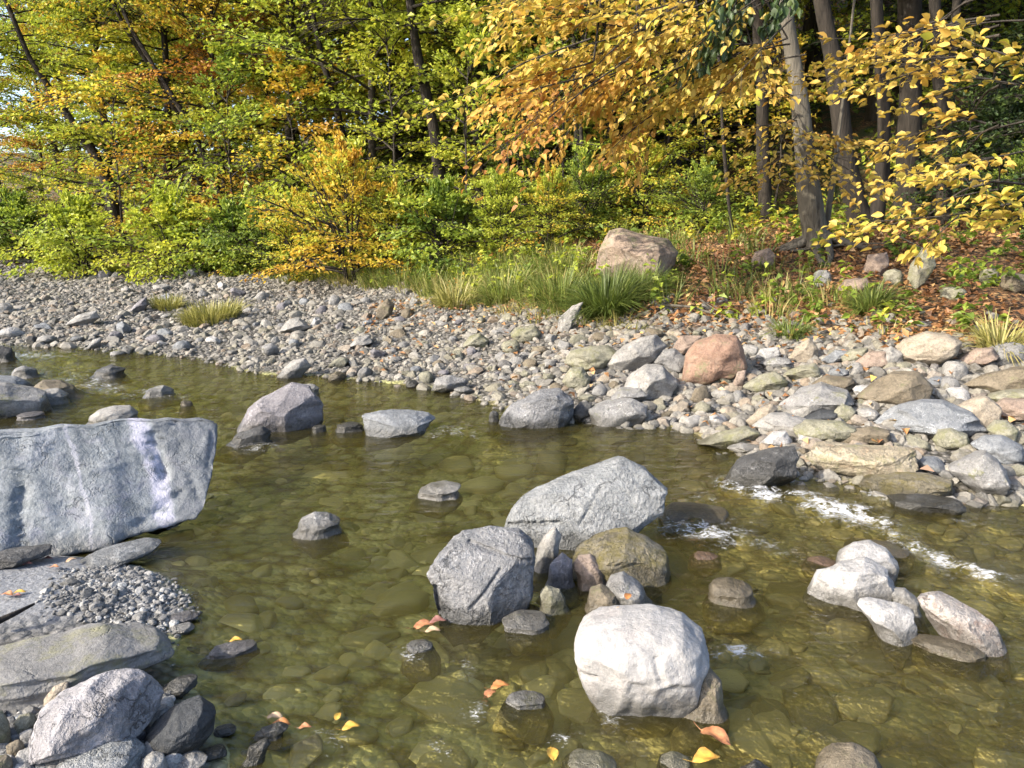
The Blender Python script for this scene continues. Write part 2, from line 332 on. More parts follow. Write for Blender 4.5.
MAT['whitepink'] = rock_mat('rock_whitepink', (.25, .22, .195), (.36, .335, .31), (.22, .15, .12), vein=0, moss=.15, sc_=2.6, bump=.9, speck=.6)
MAT['longgrey'] = rock_mat('rock_longgrey', (.1, .098, .094), (.18, .176, .168), (.14, .137, .128), moss=.45, sc_=1.5, bump=.7, mosscol=(.16, .155, .095), speck=.45)
MAT['lavender'] = rock_mat('rock_lavender', (.155, .15, .156), (.27, .262, .272), (.2, .195, .194), sc_=2.0, bump=1.0, band=.2, speck=.45)
MAT['plank'] = rock_mat('rock_plank', (.2, .17, .115), (.3, .262, .195), (.23, .165, .105), moss=.35, sc_=2.2, bump=.9, band=.3, bandrot=(0, R(90), 0), mosscol=(.19, .18, .09), speck=.5)

# ------------------------------------------------------------------ rocks
LANDMARKS = []       # (px,py,halfw,halfh)
def auto_poly(x0, y0, x1, y1, rng, k=9):
    cx, cy, a, b = (x0 + x1) / 2, (y0 + y1) / 2, (x1 - x0) / 2, (y1 - y0) / 2
    th = np.arange(k) * 2 * math.pi / k + rng.rand() * .7; r = 1 - rng.rand(k) * .18
    return [(cx + a * r_ * math.copysign(abs(math.cos(t)) ** .8, math.cos(t)), cy + b * r_ * math.copysign(abs(math.sin(t)) ** .8, math.sin(t))) for t, r_ in zip(th, r)]
nrock = [0]
def rock(poly, m, label, cat='rock', depth=.8, box=2.5, ang=.5, rough=.05, water=False, sink=None, name=None, sub=None, group=None, lift=0., under=False, tilt=.15, grooves=(), ledge=0., taper=0., front=1.):
    nrock[0] += 1; rng = np.random.RandomState(100 + nrock[0])
    if len(poly) == 4 and np.isscalar(poly[0]): poly = auto_poly(*poly, rng)
    Pp = np.array(poly, float); x0, y0 = Pp.min(0); x1, y1 = Pp.max(0)
    LANDMARKS.append(((x0 + x1) / 2, (y0 + y1) / 2, (x1 - x0) / 2, (y1 - y0) / 2))
    c = np.array([(x0 + x1) / 2, (y0 + y1) / 2]); q = Pp - c
    d = ray(*c); fh = np.array([d[0], d[1], 0]); fh /= np.linalg.norm(fh); rt = np.array([fh[1], -fh[0], 0])
    phi = math.atan2(-d[2], math.hypot(d[0], d[1])); L = np.linalg.norm(d)
    apx, wpx = (y1 - y0) / 2, (x1 - x0) / 2
    t = 3.
    def dims(t):
        s = t / F * (L if False else 1.); a = apx * s * 1.0 / max(.6, 1); W = wpx * s; D = min(depth * W, 1.6 * a / max(.25, math.sin(phi)) * .55 + depth * W * .3)
        h2 = (a * 1.0) ** 2 - (D * math.sin(phi)) ** 2
        H = math.sqrt(max(h2, (a * .55) ** 2)) / (math.cos(phi) + tilt * math.sin(phi))
        return s, a, W, D, H
    # depth t (measured along the optical axis) where the body stands on the ground or in the water
    best = None
    Ts = np.linspace(1.3, 32, 2200); Q = d[None] * Ts[:, None]
    if under: base = np.zeros(len(Ts))
    elif water: base = np.zeros(len(Ts))
    else: base = np.maximum(terrain(Q[:, 0], Q[:, 1]), -.02)
    Hs = np.array([dims(t)[4] for t in Ts]); zb = Q[:, 2] + CAMZ - Hs * .93
    below = zb < base + lift; i = int(np.argmax(below)) if below.any() else len(Ts) - 1
    t = Ts[i]; s, a, W, D, H = dims(t); C = d * t + np.array([0, 0, CAMZ])
    if sub is None: sub = 6 if wpx > 34 else (5 if wpx > 9 else 4)
    S, Fc = ico(sub); P = S.copy(); rho = np.hypot(P[:, 0], P[:, 2])
    nn = (rho ** box + np.abs(P[:, 1]) ** box) ** (1 / box); P /= nn[:, None]
    for _ in range(int(4 + ang * 10)):
        n = rng.normal(size=3); n[1] = -abs(n[1]) * 1.3 if rng.rand() < .75 else n[1]; n /= np.linalg.norm(n)
        cc = rng.uniform(.62, .9) if abs(n[1]) > .45 else rng.uniform(.86, .97)
        cc = 1 - (1 - cc) * min(1, ang * 1.5)
        P -= n * np.maximum(0, P @ n - cc)[:, None]
    if ang >= .5:
        for _ in range(34 if box < 6 else 60):
            n = rng.normal(size=3); n[1] *= 2.5 if box > 6 else 1; n /= np.linalg.norm(n); dt = P @ n; cc = dt.max() * rng.uniform(.9, .985); P -= n * np.maximum(0, dt - cc)[:, None] * .96
    th = np.arctan2(P[:, 2], P[:, 0]); rho = np.hypot(P[:, 0], P[:, 2])
    # star radius of the outline
    qq = np.stack([q[:, 0] / wpx, -q[:, 1] / apx], 1); K = len(qq); A, B = qq, np.roll(qq, -1, 0)
    dv = np.stack([np.cos(th), np.sin(th)], 1); Rr = np.zeros(len(P))
    for u, v in zip(A, B):
        e = v - u; den = dv[:, 0] * e[1] - dv[:, 1] * e[0]
        with np.errstate(divide='ignore', invalid='ignore'):
            tt = (u[0] * e[1] - u[1] * e[0]) / den; ss = (u[0] * dv[:, 1] - u[1] * dv[:, 0]) / den
        ok = (np.abs(den) > 1e-9) & (tt > 0) & (ss >= -1e-6) & (ss <= 1 + 1e-6); Rr = np.where(ok, np.maximum(Rr, tt), Rr)
    Rr = np.where(Rr <= 0, .8, Rr)
    so = rng.rand(3) * 50
    nl = fbm(S * 1.5 + so, 3); nm = fbm(S * 4 + so + 9, 4); rid = 1 - 2 * np.abs(perlin(S * 3.1 + so + 30))
    k_ = 1 + rough * ((.8 if ang >= .5 else 1.) * nl + .55 * nm + ang * .3 * (rid - .3))
    if sub >= 6: k_ = k_ + rough * (.16 + .12 * ang) * fbm(S * 14 + so, 4)
    X = rho * np.cos(th) * Rr * W * k_; Z = rho * np.sin(th) * Rr * H * k_; Yd = P[:, 1] * D * k_ * (1 + (.04 if ang >= .5 or box > 4 else .12) * nl)
    ext = sink if sink is not None else (.18 * H if not water else .12)
    if under: Z = Z - H - .02
    Z = np.where(Z < 0, Z * (H + ext) / H, Z)
    Yd = np.where(Yd < 0, Yd * front, Yd)
    for (gx0, gy0, gx1, gy1, gw, gd) in grooves:      # cracks and hollows in the face
        g0, g1 = [np.array([(u_ - c[0]) * s, -(v_ - c[1]) * s * H / a]) for u_, v_ in ((gx0, gy0), (gx1, gy1))]; e_ = g1 - g0
        wob_ = .5 * gw * s * perlin(np.stack([Z * 9, X * 9, X * 0 + so[0]], 1)); tt_ = np.clip(((np.stack([X + wob_, Z], 1) - g0) @ e_) / (e_ @ e_), 0, 1)
        dd_ = np.linalg.norm(np.stack([X + wob_, Z], 1) - g0 - tt_[:, None] * e_, axis=1); Yd = Yd + np.where(P[:, 1] < .3, gd * np.exp(-(dd_ / (gw * s)) ** 4), 0)
    if ledge:
        lw = np.stack([X * 1.0, Z * .8 - X * .3, X * 0 + so[1]], 1); ln_ = fbm(lw * 2.6, 3) * 5 + X * 1.2; st_ = np.floor(ln_) + np.clip((ln_ - np.floor(ln_) - .82) / .18, 0, 1)
        lw2 = np.stack([X * 2.2, Z * 1.3, X * 0 + so[2]], 1); l2 = fbm(lw2 * 2.2, 4) * 5; st2_ = np.floor(l2) + np.clip((l2 - np.floor(l2) - .75) / .25, 0, 1)
        un_ = .25 * fbm(np.stack([X * 3, X * 0, X * 0 + so[0]], 1), 3); Yd = Yd + np.where(P[:, 1] < .3, .17 * np.clip((-Z / H - .74 + un_) / .16, 0, 1) + .16 * np.clip((X / W - .9 - .1 * Z / H + un_ * .2) / .07, 0, 1), 0)
        Yd = Yd + np.where(P[:, 1] < 0, ledge * (st_ * .7 + st2_ * .5 + .5 * fbm(S * 9 + so, 4)), 0)
    if taper: Yd = np.where(Yd > 0, Yd * (1 - taper * np.clip(Z / H, 0, 1)), Yd)
    if water and not under and wpx < 26:
        fl = 1 + .55 * np.clip((-Z - .5 * H) / (.5 * H + ext), 0, 1) * 2.4; X = X * fl; Yd = Yd * fl
    Yd = Yd + tilt * Z
    V = X[:, None] * rt + Yd[:, None] * fh; V[:, 2] += Z
    C2 = C + fh * 0
    base_z = -H; V[:, 2] -= base_z; me = mesh('rock', V, Fc, MAT[m]); 
    o = link(name or ('boulder' if W > .2 else 'rock' if W > .1 else 'cobble'), me, (C2[0], C2[1], C2[2] + base_z))
    return tag(o, label, cat if cat != 'rock' or W > .1 else 'cobble', group)

# --- big left foreground
rock([(-95, 430), (-50, 416), (0, 419), (20, 420), (48, 424), (70, 422), (95, 427), (120, 424), (140, 426), (160, 431), (172, 430), (190, 436), (205, 436), (221, 444), (219, 458), (207, 483), (203, 492), (193, 508), (186, 520), (165, 536), (140, 541), (128, 537), (90, 545), (60, 550), (20, 560), (-50, 566), (-100, 540)], 'slab', 'huge flat faced blue grey slab with pale bands at the left edge of the creek', 'boulder', depth=.34, box=9, ang=0, rough=.016, sink=.1, tilt=1.05, ledge=.014, taper=.8, front=.12, grooves=[(32, 425, 27, 480, 2.5, .012), (27, 480, 20, 552, 4, .03), (153, 446, 156, 492, 4.5, .045), (58, 440, 54, 525, 1.6, .008), (178, 430, 181, 520, 2, .018), (122, 538, 168, 512, 3, .025)])
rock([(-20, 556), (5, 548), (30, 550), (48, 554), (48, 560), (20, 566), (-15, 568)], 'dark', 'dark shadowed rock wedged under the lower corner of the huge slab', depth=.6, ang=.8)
rock([(80, 559), (95, 550), (120, 544), (150, 543), (158, 547), (150, 557), (118, 564), (98, 566)], 'slate', 'long pale bluish flat rock lying below the huge slab', depth=.55, ang=.3, box=2.2)
rock([(-35, 650), (0, 637), (30, 636), (72, 637), (85, 634), (103, 634), (117, 641), (127, 648), (150, 655), (162, 674), (150, 687), (100, 692), (50, 700), (0, 699), (-30, 690)], 'longgrey', 'long grey green boulder with a straight top edge at the bottom left', 'boulder', depth=.55, box=3, ang=.3, rough=.045)
rock([(36, 732), (48, 705), (70, 688), (95, 680), (122, 678), (145, 686), (161, 710), (155, 722), (120, 740), (80, 752), (52, 756)], 'lavender', 'rounded lavender grey boulder in front of the long grey green one', 'boulder', depth=.75, ang=.45, rough=.05)
rock([(44, 712), (46, 697), (56, 687), (68, 686), (68, 700), (60, 714)], 'tan', 'small tan stone peeping out behind the lavender grey boulder', depth=.8, ang=.1)
rock([(122, 688), (126, 676), (137, 672), (146, 680), (147, 694), (134, 698)], 'pale', 'small pale stone on the shoulder of the lavender grey boulder', depth=.8, ang=.2)
rock([(144, 740), (152, 726), (178, 708), (203, 704), (214, 716), (211, 735), (195, 748), (165, 754)], 'black', 'smooth black egg shaped stone at the water edge', depth=.75, ang=.05, rough=.03)
rock([(54, 772), (68, 752), (85, 744), (112, 742), (130, 750), (142, 764), (138, 782), (60, 784)], 'tilted', 'blue grey striped stone at the bottom edge below the lavender boulder', depth=.8, ang=.35)
rock([(141, 768), (144, 758), (154, 753), (164, 757), (167, 768), (160, 779), (145, 779)], 'pale', 'speckled round stone at the bottom beside the striped stone', depth=.9, ang=.1)
rock([(163, 762), (172, 753), (195, 752), (207, 760), (203, 772), (170, 775)], 'white', 'whitish wedge shaped stone at the bottom below the black egg stone', depth=.8, ang=.5)
rock([(157, 697), (165, 685), (180, 678), (198, 678), (197, 688), (180, 696), (162, 699)], 'dark', 'dark flat rock jutting into the water above the black egg stone', depth=.6, ang=.5)
rock((-25, 709, 9, 753), 'olive', 'greenish rounded stone cut by the left edge near the bottom', ang=.1)
for bx, m_, lb in [((13, 714, 27, 727), 'slate', 'small bluish pebble left of the lavender boulder'), ((15, 713, 38, 737), 'olive', 'oval greenish grey pebble just left of the lavender boulder'), ((20, 729, 37, 745), 'pale', 'rounded cream pebble left of the lavender boulder base'), ((7, 740, 24, 762), 'brown', 'brownish grey oval pebble near the bottom left corner'), ((14, 747, 46, 768), 'pale', 'slim tapered pale pebble slanting at the bottom left'), ((26, 762, 58, 778), 'slate', 'flat bluish stone at the bottom edge near the left corner'), ((130, 728, 146, 746), 'purple', 'small purplish pebble between the lavender boulder and the black egg'), ((126, 744, 140, 756), 'grey', 'little round grey pebble under the lavender boulder'), ((142, 742, 160, 756), 'olive', 'thin olive shard pebble left below the black egg stone'), ((-12, 755, 12, 780), 'brown', 'brown stone filling the bottom left corner'), ((0, 700, 14, 716), 'dark', 'dark sliver of stone under the long grey green boulder'), ((40, 742, 52, 756), 'purple', 'dull purple pebble at the lower left foot of the lavender boulder')]:
    rock(bx, m_, lb, 'pebble', ang=.1, depth=.8, name='pebble')
rock([(164, 618), (168, 612), (190, 612), (198, 617), (195, 623), (170, 624)], 'purple', 'upper one of two flat stones at the gravel tip', depth=.6, ang=.5, name='pebble')
rock([(167, 630), (175, 624), (190, 624), (194, 629), (188, 634), (172, 635)], 'white', 'lower whiter one of two flat stones at the gravel tip', depth=.6, ang=.3, name='pebble')
rock((134, 632, 149, 641), 'pale', 'small pale stone on the lower gravel edge', 'pebble', name='pebble')
rock((151, 632, 168, 645), 'grey', 'small grey stone beside a paler one on the lower gravel edge', 'pebble', name='pebble')
rock((157, 641, 168, 650), 'slate', 'tiny bluish stone above the dark flat rock', 'pebble', name='pebble')
rock([(209, 652), (215, 644), (235, 642), (255, 645), (256, 651), (235, 657), (218, 657)], 'purple', 'low dark stone with a yellow leaf on it in the pool', water=True, depth=.5, sink=.05)
rock([(255, 733), (262, 726), (282, 724), (288, 729), (275, 737), (260, 739)], 'dark', 'thin dark shard breaking the water right of the black egg', water=True, depth=.5, sink=.05)
rock([(245, 757), (250, 745), (268, 740), (272, 745), (262, 756), (250, 762)], 'dark', 'second dark shard slanting in the water near the bottom', water=True, depth=.5, sink=.05)
rock((212, 724, 236, 738), 'dark', 'dark wet stone tucked behind the black egg stone', ang=.4)
rock((200, 745, 228, 762), 'dark', 'dark submerged edge stone right below the black egg', ang=.4)
# --- upper left
rock((-14, 345, 13, 362), 'dark', 'dark rock in the far riffle at the left edge', water=True)
rock([(12, 374), (17, 368), (25, 365), (35, 370), (38, 376), (25, 378)], 'grey', 'small domed grey rock near the far riffle', water=True)
rock([(-20, 384), (0, 374), (15, 377), (30, 386), (28, 393), (-10, 394)], 'slate', 'dark slaty rock behind the blunt grey boulder at left', water=True)
rock([(30, 391), (45, 379), (60, 381), (72, 388), (80, 395), (60, 398), (38, 397)], 'brown', 'dark brown rock with a wet sloping back at left', water=True, ang=.3)
rock([(30, 396), (42, 389), (58, 389), (66, 396), (60, 403), (36, 404)], 'pale', 'low pale rock in front of the dark brown one', water=True, ang=.2)
rock([(-30, 396), (0, 383), (8, 382), (25, 388), (42, 396), (47, 409), (40, 415), (0, 416), (-25, 416)], 'grey', 'blunt grey boulder behind the huge slab at the left edge', 'boulder', water=True, ang=.6)
rock((18, 411, 46, 420), 'purple', 'rounded low stone behind the top of the huge slab', water=True)
rock([(91, 416), (100, 409), (115, 406), (130, 407), (136, 414), (132, 421), (110, 425), (94, 422)], 'pale', 'smooth pale oval rock rising just behind the huge slab', water=True, ang=.1, rough=.03)
rock([(145, 393), (150, 388), (164, 385), (173, 391), (170, 396), (150, 397)], 'grey', 'small pale topped rock alone in mid creek left', water=True)
rock([(87, 376), (100, 369), (112, 365), (124, 370), (118, 376), (98, 378)], 'dark', 'dark low rock beside the far riffle', water=True)
rock((180, 400, 193, 406), 'brown', 'tiny brown stone showing in mid creek left', 'cobble', water=True)
rock([(229, 426), (245, 411), (262, 399), (293, 384), (310, 389), (322, 402), (320, 418), (310, 427), (290, 431), (250, 431)], 'purple', 'pointed purple grey slate block in the creek', 'boulder', water=True, depth=.5, box=3.2, ang=.6)
rock([(222, 444), (240, 432), (262, 426), (271, 431), (268, 439), (245, 446)], 'dark', 'dark tapered rock in front of the pointed slate block', water=True, depth=.5)
rock((298, 383, 319, 396), 'pale', 'small pale rock behind the pointed slate block', water=True)
rock((311, 424, 327, 433), 'dark', 'small dark wet stone right of the pointed slate block', water=True)
rock((334, 421, 364, 432), 'dark', 'dark wet rock touching the flat blue grey rock', water=True)
rock([(363, 414), (380, 410), (410, 411), (430, 415), (437, 421), (420, 429), (395, 435), (366, 435)], 'slate', 'flat topped blue grey rock in mid creek', water=True, depth=.6, box=3, ang=.7)
rock([(491, 423), (500, 414), (515, 404), (540, 391), (560, 388), (572, 398), (575, 412), (568, 421), (540, 427), (515, 425)], 'boulder_vein', 'angular blue grey boulder with white veins at the far shore', 'boulder', water=True, depth=.6, box=3, ang=.8)
rock((488, 410, 500, 423), 'dark', 'small dark rock at the left foot of the veined boulder', water=True)
rock([(588, 424), (589, 409), (605, 402), (632, 398), (647, 404), (649, 413), (635, 422), (612, 425)], 'grey', 'blocky grey rock reflecting at the far waterline', water=True, depth=.6, box=3.4, ang=.5)
rock([(419, 490), (430, 484), (445, 481), (461, 485), (456, 493), (440, 498), (424, 496)], 'pale', 'small flat pale rock alone in the pool', water=True, ang=.3)
rock([(297, 527), (302, 517), (315, 512), (330, 515), (340, 522), (334, 532), (315, 535)], 'grey', 'small rounded grey rock alone in the pool', water=True, ang=.4)
# --- centre
rock([(493, 532), (512, 510), (545, 488), (590, 470), (622, 457), (645, 468), (666, 487), (661, 508), (640, 525), (600, 540), (575, 547), (553, 552), (530, 547)], 'tilted', 'long tilted blue grey boulder at the heart of the creek', 'boulder', depth=.5, box=3.4, ang=.75, rough=.04, water=True, tilt=.5, front=.45, grooves=[(510, 528, 560, 520, 2, .03), (600, 480, 580, 520, 1.5, .012)])
rock([(424, 572), (440, 552), (462, 533), (490, 529), (520, 533), (533, 545), (538, 570), (534, 592), (515, 606), (480, 617), (450, 623), (434, 616), (431, 592)], 'boulder_vein', 'chunky angular grey boulder with pale veins in mid creek', 'boulder', depth=.8, box=3, ang=.9, rough=.06, water=True, tilt=.3, front=.7, grooves=[(470, 540, 530, 556, 1.8, .02), (436, 585, 440, 615, 3, .03), (500, 560, 470, 600, 1.6, .015)])
rock([(532, 558), (545, 535), (555, 526), (561, 535), (558, 554), (548, 568), (537, 571)], 'pale', 'upright pale wedge between the two big mid creek boulders', depth=.6, water=True)
rock([(546, 584), (550, 565), (562, 553), (572, 560), (573, 582), (560, 588)], 'purple', 'small dark purple rock below the pale wedge', water=True, ang=.6)
rock([(568, 564), (580, 549), (605, 535), (627, 528), (645, 537), (665, 553), (671, 567), (655, 575), (630, 579), (600, 577)], 'mossy', 'brown mossy boulder under the tilted boulder', 'boulder', water=True, ang=.4)
rock([(572, 567), (578, 557), (590, 555), (602, 565), (609, 582), (598, 587), (583, 580)], 'pink', 'pinkish oval rock in front of the mossy boulder', water=True, ang=.15)
rock([(587, 602), (590, 589), (600, 585), (615, 592), (621, 604), (605, 613)], 'brown', 'brown oval rock behind the white boulder', water=True, ang=.1)
rock([(604, 592), (610, 578), (622, 573), (640, 585), (653, 602), (640, 609), (618, 607)], 'grey', 'speckled grey rock with an orange leaf behind the white boulder', water=True, ang=.2)
rock([(539, 594), (546, 586), (560, 590), (568, 605), (555, 613), (543, 610)], 'olive', 'greenish half sunken stone right of the chunky boulder', water=True)
rock([(501, 622), (515, 613), (545, 614), (552, 622), (538, 631), (520, 629)], 'grey', 'small rough grey rock at the foot of the chunky boulder', water=True, ang=.7)
rock((404, 640, 436, 653), 'grey', 'small wet grey stone with leaf litter left of the chunky boulder', water=True)
rock([(574, 652), (578, 630), (590, 619), (620, 610), (650, 607), (680, 612), (700, 628), (707, 648), (702, 672), (690, 692), (668, 704), (650, 707), (625, 698), (600, 691), (582, 672)], 'whiteb', 'large smooth white boulder in the lower middle of the creek', 'boulder', depth=.85, box=2.5, ang=.35, rough=.04, water=True, grooves=[(585, 662, 600, 657, 2., .014), (655, 630, 662, 652, 3, .01)])
rock([(683, 695), (690, 672), (705, 666), (720, 680), (724, 700), (710, 716), (690, 716)], 'brown', 'brown rock leaning against the right of the white boulder', water=True, ang=.3)
rock((504, 693, 548, 706), 'grey', 'small grey stone with orange leaf below the chunky boulder', water=True)
rock([(728, 772), (738, 735), (755, 722), (775, 730), (788, 755), (788, 785), (740, 790)], 'dark', 'dark grey wet rock under the water at the bottom edge beside brown leaves', under=True, ang=.2)
rock([(818, 770), (830, 752), (850, 745), (872, 752), (884, 772), (860, 790), (830, 788)], 'brown', 'brown round rock at the bottom edge', water=True, ang=.1)
rock([(808, 594), (820, 576), (838, 560), (862, 555), (885, 565), (892, 582), (886, 597), (860, 604), (828, 603)], 'white', 'biggest white rock of the right hand cluster', 'rock', water=True, ang=.5)
rock([(838, 560), (852, 546), (868, 541), (885, 548), (896, 560), (893, 572), (870, 576), (845, 574)], 'white', 'white rock half hidden behind the biggest one of the right cluster', water=True, ang=.4)
rock([(858, 607), (866, 603), (895, 602), (911, 608), (915, 625), (907, 638), (890, 637), (872, 623)], 'white', 'blunt white rock with a dark pit in the right cluster', water=True, ang=.6, box=3)
rock([(890, 592), (903, 588), (917, 598), (921, 610), (908, 613), (895, 604)], 'white', 'little white stone wedged between the right cluster rocks', water=True)
rock([(921, 606), (935, 599), (955, 605), (985, 615), (1005, 631), (1009, 641), (985, 643), (955, 634), (930, 623)], 'whitepink', 'long low whitish pink rock at the right', water=True, depth=.5, ang=.4)
rock((908, 637, 985, 657), 'brown', 'shallow brown stone awash below the whitish pink rock', water=True, depth=.5)
rock((707, 578, 755, 604), 'brown', 'brown domed stone just breaking the surface right of mossy boulder', water=True, ang=.1)
rock((802, 543, 846, 566), 'red', 'rusty stone awash left of the white cluster', under=True, ang=.1)
rock((845, 525, 918, 553), 'brown', 'dark brown stone under the riffle behind the white cluster', under=True, ang=.1)
rock((655, 484, 738, 522), 'brown', 'wide dark brown stone under the water right of the tilted boulder', under=True, ang=.1)
rock((688, 536, 724, 560), 'red', 'rusty round stone awash in the riffle beside mossy boulder', under=True, ang=.1)
rock((556, 722, 625, 775), 'olive', 'round olive stone under the water at the bottom', under=True, ang=.1)
rock((655, 730, 700, 768), 'olive', 'olive stone under the water left of the brown leaves', under=True, ang=.1)
rock((500, 590, 545, 612), 'brown', 'brown stone under the water beside the small rough grey rock', under=True, ang=.2)
